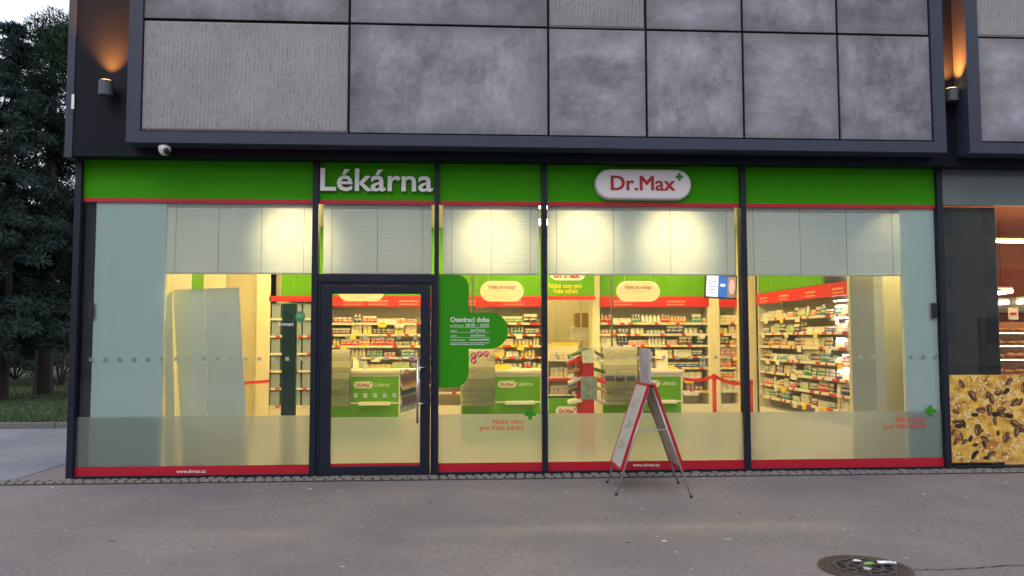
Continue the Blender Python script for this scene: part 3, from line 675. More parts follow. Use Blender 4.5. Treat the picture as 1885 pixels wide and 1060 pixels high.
# grey storage boxes
for si, z in enumerate([1.86, 1.58, 1.30, 1.02, .74, .46]):
    for c in range(4):
        x0 = AX(498.5+c*19.3, Yb); wd = .140
        if c == 3 and False: continue
        o = MB().box(x0, x0+wd, Yb+.03, Yb+.25, z, z+.235 if si else z+.24).build('storage_box', MATS.get('box_grey') or mat('box_grey', (.27, .33, .39), .5, noise=.12))
        tag(o, f'grey storage box on the {ORD[si]} shelf behind the green totem, {["first","second","third","fourth"][c]} from the left', 'box', 'grey storage boxes on the rear left shelving')
# white LED strips in the near end of the right wall shelving
for z in SS[:5]:
    o = B('led_strip', led_m, None, SX+.03, SX+.045, .47, .93, z+.17, z+.178)
    tag(o, 'white LED strip above the %s shelf at the window end of the right wall shelving' % ORD[SS.index(z)], 'light', 'white LED strips in the right wall shelving')

# ------------------------------------------------------------ counters with hanging signs
def logo(mb_pill, mb_red, mb_green, x0, x1, z0, z1, y, off=.02):
    mb_pill.prism(pill(x0, x1, z0, z1), y, y+.006)
    w_, h_ = x1-x0, z1-z0
    text(mb_red, 'Dr.Max', x0+w_*.17, x0+w_*.82, z0+h_*.27, h_*.42, y-.004, .003, .005, bold=.03)
    mb_green.prism(plus_poly(x0+w_*.865, z0+h_*.72, h_*.12, h_*.045), y-.004, y-.0005)
CY = 2.6
def counter(pxl, pxr, pxlogo, pxledge, desc, greens):
    x0, x1 = AX(pxl, CY), AX(pxr, CY); zt = AZ(681, CY, (pxl+pxr)/2)
    c = thing('service_counter', desc, 'counter', ((x0+x1)/2, CY+.3, 0), 'green pharmacy counters')
    B('countertop', shelf_m, c, x0-.03, x1+.02, CY-.03, CY+.62, zt-.045, zt, bevel=.006)
    B('body', shelf_m, c, x0, x1, CY+.012, CY+.6, 0.02, zt-.045)
    B('front_panel', greenint_m, c, x0+.02, x1-.03, CY, CY+.011, .04, zt-.10)
    zl = AZ(741, CY, 900)
    B('bag_ledge', shelf_m, c, AX(pxledge[0], CY), AX(pxledge[1], CY), CY-.12, CY-.001, zl-.02, zl+.025, bevel=.004)
    B('trim_strip', shelf_m, c, x0+.02, x1-.03, CY-.004, CY-.0005, zl-.006, zl+.018)
    a, b, d_ = MB(), MB(), MB(); lx0 = AX(pxlogo, CY); lw = .275; z0, z1 = AZ(713.5, CY, 900), AZ(701, CY, 900)
    logo(a, b, d_, lx0, lx0+lw, z0, z1, CY-.007); text(a, 'Lékárna', lx0+lw+.025, lx0+lw+.235, z0+.025, .058, CY-.005, .004, .005)
    pl = a.build('logo_plate', shelf_m, c); b.build('logo_lettering', lett_red_m, pl); d_.build('logo_cross', logo_green_m, pl)
    return c
counter(600, 738, 652, (663, 719), 'green fronted counter seen through the entrance door', 0)
counter(848, 998, 916, (929, 983), 'green fronted counter right of the opening hours sticker', 0)
counter(1107, 1256, 1180, (1190, 1241), 'green fronted counter behind the folding pavement sign', 0)
for px, desc, ww in ((665, 'cream rounded sign hanging over the counter, its lower half seen through the door', 85), (924, 'cream rounded hanging sign reading Výdej na recept over the middle counter', 80), (1175, 'cream rounded hanging sign reading Výdej na recept over the right counter', 80)):
    Y = 2.5; x0, x1 = AX(px-ww/2, Y, 535), AX(px+ww/2, Y, 535); z0, z1 = AZ(555 if px != 665 else 554, Y, px), AZ(517, Y, px)
    s = thing('hanging_sign', desc, 'sign', ((x0+x1)/2, Y, z1), 'rounded hanging signs over the counters')
    MB().prism(pill(x0, x1, z0, z1), Y, Y+.03).build('board', cab_m, s)
    t = MB(); cx = (x0+x1)/2; text(t, 'Výdej na recept', cx-.205, cx+.20, z0+.185, .062, Y-.003, .003, .0); t.build('lettering', lett_red_m, s)
    t = MB(); x = cx-.08
    while x < cx+.08: wl = rnd.uniform(.012, .02); t.box(x, x+wl, Y-.003, Y, z0+.145, z0+.158); x += wl+.006
    text(t, 'Dr.Max', cx-.055, cx+.055, z0+.045, .022, Y-.003, .003, 0); t.build('small_print', grey_m, s)
    for sgn in (-.2, .2): MB().tube([(cx+sgn, Y+.015, z1-.01), (cx+sgn, Y+.015, 3.35)], .003, 5).build('cable', steel_m, s)
for px, y1, lab in ((1126, 637, 'grey metal pole rising from the right counter beside the hanging sign'), (870.5, 640, 'grey metal pole rising from the middle counter beside the hanging sign')):
    x = AX(px, 2.75, 570); tag(MB().tube([(x, 2.75, 1.03), (x, 2.75, 3.35)], .017, 10).build('ceiling_pole', MATS.get('pole_grey') or mat('pole_grey', (.16,.15,.13), .4, metal=.3)), lab, 'pole', 'grey poles at the counters')
# acrylic dispensers hung on the counter fronts
def dispenser(px0, px1, py0, py1, desc, extra=False):
    Y = 2.40; x0, x1 = AX(px0, Y), AX(px1, Y); z0, z1 = AZ(py1, Y, px0), AZ(py0, Y, px0)
    t = thing('leaflet_dispenser', desc, 'display', ((x0+x1)/2, Y, z0), 'clear acrylic dispensers on the counters')
    B('back_panel', milky_m, t, x0, x1, Y+.12, Y+.126, z0, z1)
    B('side_panel', acryl_m, t, x0, x0+.006, Y, Y+.119, z0, z1); B('side_panel', acryl_m, t, x1-.006, x1, Y, Y+.119, z0, z1)
    n = 5; hh = (z1-z0)/n
    for k_ in range(n):
        z = z0+k_*hh
        B('tray', milky_m, t, x0+.007, x1-.007, Y, Y+.119, z, z+.006)
        B('tray_lip', acryl_m, t, x0+.007, x1-.007, Y-.006, Y-.001, z, z+hh*.42)
        for c in range(3):
            xx = x0+.03+(x1-x0-.06)*(c+.5)/3; ww = (x1-x0)*.11
            if k_ < 2: B('leaflet_stack', shelf_m, t, xx-ww, xx+ww, Y+.01, Y+.09, z+.007, z+.025)
            elif k_ == 2 and extra: B('leaflet_stack', lilac_m, t, xx-ww, xx+ww, Y+.01, Y+.05, z+.007, z+hh*.5)
    B('header_card', shelf_m, t, x0+.01, x1-.01, Y+.09, Y+.119, z1-.05, z1-.006)
    return (x0, x1, z0, z1, Y)
dispenser(602, 645, 643, 748, 'clear acrylic leaflet dispenser seen at the left edge of the door glass')
dispenser(849, 911, 643, 747, 'clear acrylic leaflet dispenser right of the green window sticker')
dx = dispenser(1108, 1176, 638, 745, 'clear acrylic leaflet dispenser left of the folding pavement sign', True)
# counter-top clutter
for i, (px, py0, py1, ww, mt, nm, lab) in enumerate([
    (655, 661, 682, 10, cab_m, 'card_stand', 'cream card stand on the counter seen through the door'),
    (672, 664, 682, 7, print_m, 'card_stand', 'small printed card stand on the counter seen through the door'),
    (925, 671, 682, 28, MATS['price_yellow'], 'leaflet_tray', 'yellow leaflet tray on the middle counter'),
    (950, 676, 682, 18, shelf_m, 'leaflet_tray', 'low pale leaflet tray on the middle counter'),
    (1218, 645, 681, 22, cab_m, 'notice_board', 'cream notice with a red arrow standing on the right counter'),
    (1236, 672, 681, 12, yellow_m, 'price_sign', 'small yellow price sign on the right counter')]):
    Y = 2.7; x = AX(px, Y); z0 = AZ(681, CY, 900)+.001; o = MB()
    h_ = (AZ(py0, Y, px)-z0); wd = ww/FPX*(D+Y)
    o.obox((x, Y+.01, z0+h_/2), (wd/2, 0, 0), (0, .004, 0), (0, .03*h_/.2, h_/2)); o.box(x-wd/2, x+wd/2, Y-.02, Y+.05, z0, z0+.006)
    oo = o.build(nm, mt); tag(oo, lab, 'sign' if 'sign' in nm or 'board' in nm else 'stand')
    if nm == 'notice_board':
        xa, za = x-.04, z0+.14
        MB().prism([(xa-.06,za),(xa-.02,za+.02),(xa-.02,za+.008),(xa+.06,za+.008),(xa+.06,za-.008),(xa-.02,za-.008),(xa-.02,za-.02)], Y-.024, Y-.018).build('arrow', redint_m, oo)
# leaflet rack behind the door handle
Y = 1.9; rk = thing('leaflet_rack', 'wire rack of dark tilted magazines behind the door handle', 'rack', (AX(752, Y), Y, 0))
rx0, rx1 = AX(738, Y), AX(766, Y)
pr = MB()
for xx in (rx0, rx1): pr.tube([(xx, Y, .02), (xx, Y, 1.12)], .006, 6)
pr.tube([(rx0, Y, 1.12), (rx1, Y, 1.12)], .006, 6); pr.box(rx0-.03, rx1+.03, Y-.1, Y+.14, .02, .035); pr.build('wire_frame', steel_m, rk)
for i, (z, mt) in enumerate([(1.02, magdark_m), (.92, cardboard_m), (.84, totem_m), (.72, magdark_m), (.62, photo_m), (.50, cab_m)]):
    MB().obox(((rx0+rx1)/2+(.02 if i % 2 else 0), Y-.05, z), (.10, 0, .03), (0, .02, .008), (-.008, .01, .05)).build('magazine', mt, rk)
# red display stand with cards
Y = 1.75; st = thing('display_stand', 'red cardboard display stand with brochures fanned out on both sides', 'display', (AX(1084, Y), Y, 0))
B('column', tape_m, st, AX(1072, Y), AX(1093, Y), Y, Y+.12, .02, AZ(664, Y, 1080)); B('side_column', tape_m, st, AX(1063, Y), AX(1072, Y), Y+.03, Y+.12, .02, AZ(657, Y, 1080))
B('photo_card', photo_m, st, AX(1068.5, Y), AX(1098, Y), Y-.02, Y-.005, AZ(735, Y, 1080), AZ(693, Y, 1080))
tcard = B('top_card', cab_m, st, AX(1072, Y), AX(1093, Y), Y-.02, Y-.005, AZ(668, Y, 1080), AZ(641, Y, 1080))
MB().prism([(AX(1072,Y), AZ(641,Y,1080)), (AX(1072,Y), AZ(646,Y,1080)), (AX(1088,Y), AZ(641,Y,1080))], Y-.024, Y-.02).build('teal_corner', teal_m, tcard)
rr = random.Random(5)
for side, pxa in ((-1, 1058), (1, 1104)):
    for k_, py in enumerate((652, 664, 682, 700, 716, 738)):
        ln = rr.uniform(.055, .09); an_ = R(rr.uniform(10, 28))*(-side if side > 0 else 1)
        if side < 0: ln += .02
        MB().obox((AX(pxa, Y), Y+.03+rr.uniform(0, .02), AZ(py, Y, 1080)), (ln*math.cos(an_), 0, ln*math.sin(an_)), (0, .05, .012), (0, -.003, .012+.006*(k_ % 2))).build('brochure', [cab_m, magdark_m, print_m, cardboard_m, redint_m, grass_m][(k_*5+side) % 6], st)
# promo shelving left of it
Y = 2.45; px0, px1 = 1009, 1062
ps = thing('promo_shelf', 'low promotional shelf with white boxes left of the red display stand', 'shelving', (AX(1035, Y), Y, 0))
zt = AZ(634, Y, 1030)
B('side_panel', cab_m, ps, AX(px0,Y)-.02, AX(px0,Y), Y, Y+.3, .02, zt); B('side_panel', cab_m, ps, AX(px1,Y), AX(px1,Y)+.02, Y, Y+.3, .02, zt)
B('back_panel', cab_m, ps, AX(px0,Y), AX(px1,Y), Y+.28, Y+.30, .02, zt)
zsh = [AZ(p, Y, 1030) for p in (663, 694, 727)]
for z in zsh: sh = B('shelf', shelf_m, ps, AX(px0,Y)+.001, AX(px1,Y)-.001, Y+.011, Y+.279, z-.015, z)
B('red_band', redint_m, ps, AX(px0,Y), AX(px1,Y), Y-.002, Y+.01, AZ(700,Y,1030), AZ(696,Y,1030))
B('base_panel', greenint_m, ps, AX(px0,Y), AX(px1,Y), Y, Y+.01, .02, AZ(732,Y,1030))
a, b, d_ = MB(), MB(), MB(); logo(a, b, d_, AX(1022,Y), AX(1064,Y)-.01, AZ(765,Y,1030), AZ(748,Y,1030), Y-.008)
pl = a.build('logo_plate', shelf_m, ps); b.build('logo_lettering', lett_red_m, pl); d_.build('logo_cross', logo_green_m, pl)
B('top_banner', yellow_m, ps, AX(1016,Y), AX(1068,Y), Y+.13, Y+.15, AZ(637,Y,1030), AZ(630,Y,1030))
fill('promotional shelf', 'promotional shelf by the red stand', (AX(px0,Y)+.02, Y+.03), (AX(px1,Y), Y+.03), (0,1), zsh, .2, [['white','beige'], ['white','beige','green'], ['beige','white','dark']], ['carton','carton','jar'], seed=21)
# back room cabinet with cardboard box
Y = 5.6; cab = thing('storage_cabinet', 'pale cream cabinet with plain doors in the back room', 'cabinet', (1.5, Y, 0))
cx0, cx1 = AX(1008, Y), AX(1096, Y)
B('carcass', cab_m, cab, cx0-.3, cx1+.2, Y+.02, Y+.5, .02, 2.6)
for q in range(3): x0 = cx0-.3+q*(cx1-cx0+.5)/3; B('cabinet_door', cab_m, cab, x0+.004, x0+(cx1-cx0+.5)/3-.004, Y, Y+.018, .05, 2.58, bevel=.003)
Y = 4.7; x0, x1 = AX(1062, Y), AX(1085, Y)
tb = thing('side_table', 'small pale table in the back room opening', 'table', (x0+.1, Y, 0))
B('tabletop', shelf_m, tb, x0-.12, x1+.05, Y, Y+.4, AZ(623,Y,1060)-.03, AZ(623,Y,1060)); 
for xx in (x0-.1, x1+.01): B('leg', shelf_m, tb, xx, xx+.03, Y+.02, Y+.05, .02, AZ(623,Y,1060)-.03)
o = B('printer', white_m, None, x0-.06, x1, Y+.06, Y+.34, AZ(623,Y,1060)+.001, AZ(602,Y,1060), bevel=.015); tag(o, 'white office machine under the cardboard box in the back room', 'printer')
o = MB(); o.box(x0-.01, x1, Y+.07, Y+.33, AZ(602,Y,1060)+.001, AZ(576,Y,1060)); o.box(x0+.07, x0+.1, Y+.066, Y+.069, AZ(602,Y,1060)+.002, AZ(576,Y,1060), 1)
tag(o.build('cardboard_box', [cardboard_m, cab_m]), 'brown cardboard box in the back room opening', 'box')
# tv
Y = 1.6; (xa, za), (xb, zb) = at(1300, 508, Y), at(1355, 547, Y)
tv = thing('wall_screen', 'tilted advertising screen showing a white page and a face, hung at the top right', 'screen', ((xa+xb)/2, Y, (za+zb)/2))
tw, th = xb-xa, za-zb
def tvp(u0, u1, w0, w1, y, nm, mt, par): 
    mb = MB(); sk = .0
    q = lambda u, w_: (xa+u*tw, y+.0, zb+w_*th+(.06*th)*(.5-u)*-1*0)
    mb.box(xa+u0*tw, xa+u1*tw, y, y+.004, zb+w0*th, zb+w1*th); return mb.build(nm, mt, par)
case = B('case', blue_m, tv, xa-.015, xb+.015, Y+.005, Y+.045, zb-.02, za+.02)
s1 = emis('screen_white', (.75, .78, .95), .55); s2 = emis('screen_blue', (.02, .09, .35), .9); s3 = emis('screen_skin', (.75, .42, .38), .45); s4 = emis('screen_hair', (.30, .18, .17), .5)
sa = tvp(0, .40, 0, 1, Y, 'screen_page', s1, tv); sb = tvp(.401, .72, 0, 1, Y, 'screen_advert', s2, tv); sp = tvp(.721, 1, 0, 1, Y, 'screen_photo', s4, tv)
MB().prism([(xa+tw*(.86+.10*math.cos(t)), zb+th*(.52+.36*math.sin(t))) for t in [k_*math.pi/8 for k_ in range(16)]], Y-.003, Y-.0002).build('screen_face', s3, sp)
MB().prism(pill(xa+tw*.46, xa+tw*.64, zb+th*.5, zb+th*.64), Y-.003, Y-.0002).build('screen_button', s1, sb)
mk = MB()
for q in range(5): mk.box(xa+.03, xa+.03+tw*rnd.uniform(.15, .28), Y-.003, Y-.0002, zb+th*(.2+.13*q), zb+th*(.225+.13*q))
mk.build('screen_text', s2, sa)
MB().tube([((xa+xb)/2, Y+.03, za), ((xa+xb)/2, Y+.03, 3.35)], .015, 8).build('ceiling_bracket', black_m, tv)
tv.rotation_euler = (0, R(3.5), 0)
# queue barrier
def post(px, pyt, Y, lab):
    x = AX(px, Y, 720); zt = AZ(pyt, Y, px); t = thing('barrier_post', lab, 'barrier', (x, Y, .02), 'red queue barrier posts')
    MB().tube([(x, Y, .04), (x, Y, zt-.03)], .028, 14).build('pole', tape_m, t, smooth=True)
    MB().lathe([(.17, 0), (.17, .01), (.05, .03), (.03, .035)], (x, Y, .02), 24).build('base', black_m, t)
    MB().lathe([(.031, -.07), (.033, -.06), (.033, 0), (.02, .006)], (x, Y, zt-.01), 16).build('cap', redint_m, t)
    return x, zt
x1, z1 = post(1315, 688, 1.9, 'red queue barrier post left of the right mullion'); x2, z2 = post(1382, 698, 1.0, 'red queue barrier post just right of the right mullion')
def belt(p, q, sag, lab):
    n = 10; v = []; p, q = Vector(p), Vector(q)
    for k_ in range(n+1):
        t = k_/n; c = p.lerp(q, t); c.z -= sag*4*t*(1-t); v += [(c.x, c.y, c.z-.024), (c.x, c.y, c.z+.024), (c.x, c.y+.003, c.z-.024), (c.x, c.y+.003, c.z+.024)]
    f = []
    for k_ in range(n): o = 4*k_; f += [(o, o+4, o+5, o+1), (o+2, o+3, o+7, o+6), (o+1, o+5, o+7, o+3), (o, o+2, o+6, o+4)]
    mb = MB().add(v, f); tag(mb.build('barrier_belt', redint_m), lab, 'barrier belt', 'red queue barrier belts')
belt((AX(1256, CY+.01, 696)+.025, CY+.0, AZ(697, CY, 1250)), (x1-.034, 1.9, z1-.045), .03, 'red belt between the right counter and the barrier post')
belt((x1+.034, 1.9, z1-.045), (x2-.036, 1.0, z2-.045), .04, 'red belt sloping between the two barrier posts')
xk = AX(1009, 2.4); 
belt((-4.0+.2, 3.0, .86), (AX(497, 3.9), 3.9, .86), .01, 'red belt across the left wall shelving')
# green totem and folding screen
Y = .75; tx0, tx1 = AX(519.5, Y, 600), AX(545.5, Y, 600)
tt = thing('advertising_totem', 'tall narrow dark green totem standing behind the left window', 'display', ((tx0+tx1)/2, Y, 0))
MB().prism(rrect(tx0, tx1, .05, AZ(559, Y, 530), .01, 3), Y, Y+.05).build('panel', totem_m, tt)
MB().prism(rrect(tx0-.07, tx1+.07, .02, .05, .01, 3), Y-.1, Y+.15).build('base_plate', black_m, tt)
Y = .42; fs = thing('folding_screen', 'pale grey folding display screen leaning slightly behind the left window', 'screen', (AX(380, Y, 640), Y, 0))
def wing(nm, tl, tr, br_, bl_, ya, yb, lbl=None):
    (xa_, za_), (xb_, zb_) = at(*tl, ya), at(*tr, yb); xc = AX(br_[0], yb, br_[1]); xd = AX(bl_[0], ya, bl_[1])
    zz = AZ(br_[1], yb, br_[0]); kx = (xc-xb_)/(zb_-zz); ky = (xd-xa_)/(za_-zz)
    v = [(xa_+ky*(za_-.03), ya, .03), (xb_+kx*(zb_-.03), yb, .03), (xb_, yb, zb_), (xa_, ya, za_)]
    v += [(p[0], p[1]+.018, p[2]) for p in v]
    o = MB().add(v, [(0,1,2,3),(7,6,5,4),(0,4,5,1),(1,5,6,2),(2,6,7,3),(3,7,4,0)]).build(nm, partition2_m, fs)
    return v
wing('wing', (304, 545), (316, 536), (321, 754), (304, 754), .40, .44); wing('wing', (318, 534), (376.3, 531), (381, 754), (331, 754), .44, .38); wing('wing', (377.6, 531), (440, 529), (452, 754), (383, 754), .38, .46)
# ------------------------------------------------------------ shop signs on the front
sg = thing('shop_sign', 'white raised letters reading Lékárna on the green fascia above the door', 'sign', (-1.0, -.03, 3.2))
word = 'Lékárna'; OFF = .014
allv, _ = text_geo(word, OFF, .5); xa0 = min(p[0] for p in allv); xb0 = max(p[0] for p in allv)
W0, W1 = AX(590,-.04,330), AX(797,-.04,330); kx = (W1-W0)/(xb0-xa0); zb0 = AZ(351,-.04,690); ch = AZ(309.5,-.04,600)-AZ(350,-.04,600)
kz = ch/cap(OFF)
for i, chh in enumerate(word):
    v, f = text_geo(word[:i+1], OFF, .5)
    if i:
        v2, _f = text_geo(word[:i], OFF, .5); base_n = len(v2)
        # keep only the last glyph: vertices to the right of the previous word's end
        xe = max(p[0] for p in v2)
        single, sf = text_geo(chh, OFF, .5); dx_ = max(p[0] for p in v)-max(p[0] for p in single); v, f = [(p[0]+dx_, p[1], p[2]) for p in single], sf
    MB().add([(W0+(p[0]-xa0)*kx, -.055+(.5-p[2])*.04, zb0+p[1]*kz) for p in v], f).build('letter', letter_m, sg)
ls = thing('logo_sign', 'white pill-shaped box sign reading Dr.Max on the green fascia', 'sign', (2.08, -.05, 3.3))
(x0, z1_), (x1_, z0_) = at(1096, 309, -.09), at(1274, 367.5, -.09)
def puff(mb, x0, x1, z0, z1, y0, y1, r):
    outer = pill(x0, x1, z0, z1, 14); n = len(outer); cx, cz = (x0+x1)/2, (z0+z1)/2; rings = []
    for k_ in range(6):
        t = k_/5*math.pi/2; ins = r*(1-math.cos(t)); yy = y0+r*0+(y1-y0)*0
        poly = pill(x0+ins, x1-ins, z0+ins, z1-ins, 14); rings.append([(p[0], y0+r*(1-math.sin(t)), p[1]) for p in poly])
    rings.insert(0, [(p[0], y1, p[1]) for p in outer]); v = [p for rg_ in rings for p in rg_]; f = []
    for j in range(len(rings)-1):
        for i in range(n): f.append((j*n+i, j*n+(i+1) % n, (j+1)*n+(i+1) % n, (j+1)*n+i))
    f.append(tuple(range((len(rings)-1)*n, len(rings)*n))); mb.add(v, f); return mb
puff(MB(), x0, x1_, z0_, z1_, -.09, .0, .035).build('body', letter_m, ls, smooth=True)
t = MB(); text(t, 'Dr.Max', AX(1125,-.09,340), AX(1242,-.09,340), AZ(350,-.09,1180), AZ(324,-.09,1180)-AZ(350,-.09,1180), -.095, .006, 0, bold=.032); t.build('lettering', lett_red_m, ls)
cxp, czp = at(1250.5, 325.5, -.09); MB().prism(plus_poly(cxp, czp, .044, .015), -.095, -.089).build('cross', logo_green_m, ls)
# opening hours sticker
so_ = thing('opening_hours_sticker', 'green cross-shaped window sticker with white opening hours', 'sticker', (-.1, -.005, 1.6))
xs0, xs1 = -.286, .053; xh = .497; zt, zb_, zh1, zh0 = 2.262, .984, 1.829, 1.417
poly = [(xs0, zb_+.02)]
def arc(cx, cz, r_, a0, a1, n=8): return [(cx+r_*math.cos(R(a0+(a1-a0)*k_/n)), cz+r_*math.sin(R(a0+(a1-a0)*k_/n))) for k_ in range(n+1)]
poly = [(xs0, zb_+.01), (xs0+.02, zb_)] + arc(xs1-.17, zb_+.17, .17, -90, 0) + [(xs1, zh0)] + arc(xh-.2, zh0+.2, .2, -90, 0) + arc(xh-.2, zh1-.2, .2, 0, 90) + [(xs1, zh1)] + arc(xs1-.15, zt-.15, .15, 0, 90) + [(xs0, zt)]
MB().prism(poly, -.003, -.0005).build('backing', sticker_m, so_)
t = MB(); X = lambda p: AX(p, 0, 610); Z = lambda p: AZ(p, 0, 870)
text(t, 'Otevírací doba', X(829), X(901), Z(592.5), .055, -.005, .0015, .02)
text(t, '08:00 - 18:00', X(857), X(900), Z(601.5), .036, -.005, .0015, 0)
text(t, 'pondělí-pátek', X(829), X(854), Z(600.5), .018, -.005, .0015, .01)
text(t, 'sobota', X(829), X(841), Z(610), .018, -.005, .0015, .01); text(t, 'zavřeno', X(866), X(893), Z(610), .034, -.005, .0015, 0)
text(t, 'neděle', X(829), X(841), Z(619.5), .018, -.005, .0015, .01); text(t, 'zavřeno', X(866), X(893), Z(619.5), .034, -.005, .0015, 0)
for py in (603, 612, 621.5): t.box(X(829), X(901), -.005, -.0035, Z(py), Z(py)+.003)
def squiggle(mb, x0, x1, z, h, y0=-.005, y1=-.0035):
    x = x0
    while x < x1-.01: wl = min(rnd.uniform(.008, .02), x1-x); mb.box(x, x+wl, y0, y1, z, z+h*rnd.uniform(.7, 1)); x += wl+.004
squiggle(t, X(829), X(857), Z(626.5), .010); squiggle(t, X(864), X(901), Z(626.5), .016); squiggle(t, X(829), X(901), Z(631.5), .008); squiggle(t, X(829), X(892), Z(634.5), .008)
t.build('lettering', letter_m, so_)
def slogan(px0, px1, py1, py2, lab, cr):
    t = thing('window_slogan', lab, 'window lettering', (AX(px0, 0, py1), -.004, AZ(py2, 0, px0)), 'red slogans on the frosted glass')
    mb = MB(); xr = AX(px1,0,py1); w1 = xr-AX(px0+(px1-px0)*.29, 0, py1)
    text(mb, 'Nízké ceny', xr-w1, xr, AZ(py1,0,px1), .052, -.003, .002, .012); text(mb, 'pro Vaše zdraví', AX(px0,0,py2), xr, AZ(py2,0,px1), .052, -.003, .002, .012)
    mb.build('lettering', mat_slogan, t); cx_, cz_ = at(*cr, 0); MB().prism(plus_poly(cx_, cz_, .062, .021), -.003, -.001).build('green_cross', sticker_m, t)
slogan(883.5, 964, 779.5, 791, 'red slogan with a green cross on the window right of the entrance door', (976, 762))
slogan(1627.5, 1703, 775.5, 787.5, 'red slogan with a green cross on the rightmost pharmacy window', (1713, 756))
for px0, px1, py, lab in ((325, 379, 870.5, 'white web address on the red strip of the left window'), (1165, 1214, 858.5, 'white web address on the red strip behind the folding pavement sign')):
    mb = MB(); text(mb, 'www.drmax.cz', AX(px0,0,py), AX(px1,0,py), AZ(py,0,px0), .036, -.0055, .002, .015); tag(mb.build('web_address', letter_m), lab, 'window lettering', 'web addresses on the red base strips')
# Erecept decal
er = thing('recept_decal', 'white word Erecept with a round green emblem on the left window', 'window lettering', at(530, 590, 0)[0:1]+(-.004, at(530, 590, 0)[1]))
mb = MB(); text(mb, 'Erecept', AX(512,0,596), AX(540.5,0,596), AZ(599,0,525), .036, -.003, .002, .025); mb.build('lettering', letter_m, er)
cx_, cz_ = at(552.5, 583, 0); em = MB().prism([(cx_+.055*math.cos(k_*math.pi/12), cz_+.062*math.sin(k_*math.pi/12)) for k_ in range(24)], -.003, -.001).build('emblem', mat('emblem_green', (.05, .26, .08), .4), er)
mb = MB()
for q in (-1, 0, 1): mb.box(cx_+q*.026-.006, cx_+q*.026+.006, -.005, -.0035, cz_-.012, cz_+.042-.01*abs(q))
mb.build('emblem_stripes', mat('emblem_pale', (.25, .50, .30), .4), em)
# prohibition stickers
for i, (px, py) in enumerate(((872, 654), (883.5, 651.5), (895, 651.5), (872, 664.5))):
    cx_, cz_ = at(px, py, 0); s = thing('prohibition_sticker', ['red round prohibition sticker with white slash, left one of the row of three', 'red round prohibition sticker with white slash, middle one of the row of three', 'red round prohibition sticker with white slash, right one of the row of three', 'red round prohibition sticker with white slash, alone under the row of three'][i], 'sticker', (cx_, -.003, cz_), 'round prohibition stickers on the glass')
    MB().prism([(cx_+.033*math.cos(k_*math.pi/10), cz_+.033*math.sin(k_*math.pi/10)) for k_ in range(20)], -.003, -.001).build('disc', redint_m, s)
    MB().prism([(cx_-.02, cz_-.014), (cx_-.012, cz_-.02), (cx_+.02, cz_+.014), (cx_+.012, cz_+.02)], -.005, -.0035).build('slash', letter_m, s)
    MB().prism(rrect(cx_-.014, cx_-.002, cz_+.004, cz_+.018, .003, 2), -.005, -.0035).build('symbol', letter_m, s)
cx_, cz_ = at(758, 660, -.02); s = thing('oval_sticker', 'small lilac oval sticker on the door glass beside the handle', 'sticker', (cx_, -.015, cz_))
MB().prism([(cx_+.042*math.cos(k_*math.pi/10), cz_+.02*math.sin(k_*math.pi/10)) for k_ in range(20)], -.0155, -.0125).build('oval', mat('lilac_vinyl', (.55, .38, .60), .5), s)
MB().prism([(cx_+.024*math.cos(k_*math.pi/10), cz_+.009*math.sin(k_*math.pi/10)) for k_ in range(20)], -.018, -.016).build('inner_mark', red_m, s)
for px, py, lab in ((168, 572, 'black door magnet box at the left edge of the leftmost glass'), (1719, 572, 'black box at the right edge of the rightmost pharmacy glass')):
    x, z = at(px, py, 0); o = MB().box(x-.03, x+.03, -.012, -.0005, z-.09, z+.09); o.box(x-.008, x+.02, -.018, -.0121, z-.02, z+.0); tag(o.build('window_sensor', black_m, bevel=.003), lab, 'sensor', 'black boxes on the glass edges')

# ------------------------------------------------------------ wall lamps, camera
def walllamp(px0, px1, pyt, pyb, Yc, lab, e, yback):
    Yl = Yc; x0, x1 = AX(px0, Yl, pyt), AX(px1, Yl, pyt); zt, zb = AZ(pyt+2, Yl, px0), AZ(pyb, Yl, px0); cx = (x0+x1)/2; r_ = (x1-x0)/2
    t = thing('wall_lamp', lab, 'lamp', (cx, Yl, zb), 'amber wall uplights'); e *= 8
    MB().lathe([(r_*.93, 0), (r_, .006), (r_, zt-zb), (r_-.012, zt-zb), (r_-.012, zt-zb-.012)], (cx, Yl, zb), 24).build('body', mat_lamp, t, smooth=False)
    MB().lathe([(r_-.013, 0), (r_-.013, .016), (r_-.03, .018)], (cx, Yl, zt-.010), 24).build('lens', lampglow_m, t)
    B('bracket', mat_lamp, t, cx-.03, cx+.03, Yl+r_-.004, yback, zb+.04, zb+.10)
    l = bpy.data.lights.new('uplight_beam', 'SPOT'); l.energy = e; l.spot_size = R(84); l.spot_blend = 1; l.color = (1, .27, .035); l.shadow_soft_size = .02
    o = bpy.data.objects.new('uplight_beam', l); COL.objects.link(o); o.location = (cx, yback-.12, zt+.012); o.rotation_euler = (R(180-4), 0, 0)
walllamp(182.5, 208, 147, 176, -.39, 'grey cylinder uplight glowing amber on the dark wall at the left', 60, -.25)
walllamp(1739, 1763, 162, 187, -.36, 'grey cylinder uplight glowing amber in the gap between two cladding boxes', 45, -.25)
x, z = at(303, 273, -.42); cm = thing('security_camera', 'small white security camera under the left end of the cladding', 'camera', (x, -.42, z))
MB().lathe([(.02, -.075), (.045, -.06), (.062, -.02), (.065, .02), (.05, .03)], (x, -.42, z), 20).build('dome', camwhite_m, cm, smooth=True)
MB().lathe([(.03, 0), (.03, .05)], (x, -.42, z+.03), 16).build('mount', camwhite_m, cm)
MB().tube([(x+.03, -.46, z-.03), (x+.055, -.49, z-.06)], [.03, .026], 14).build('lens_barrel', black_m, cm)

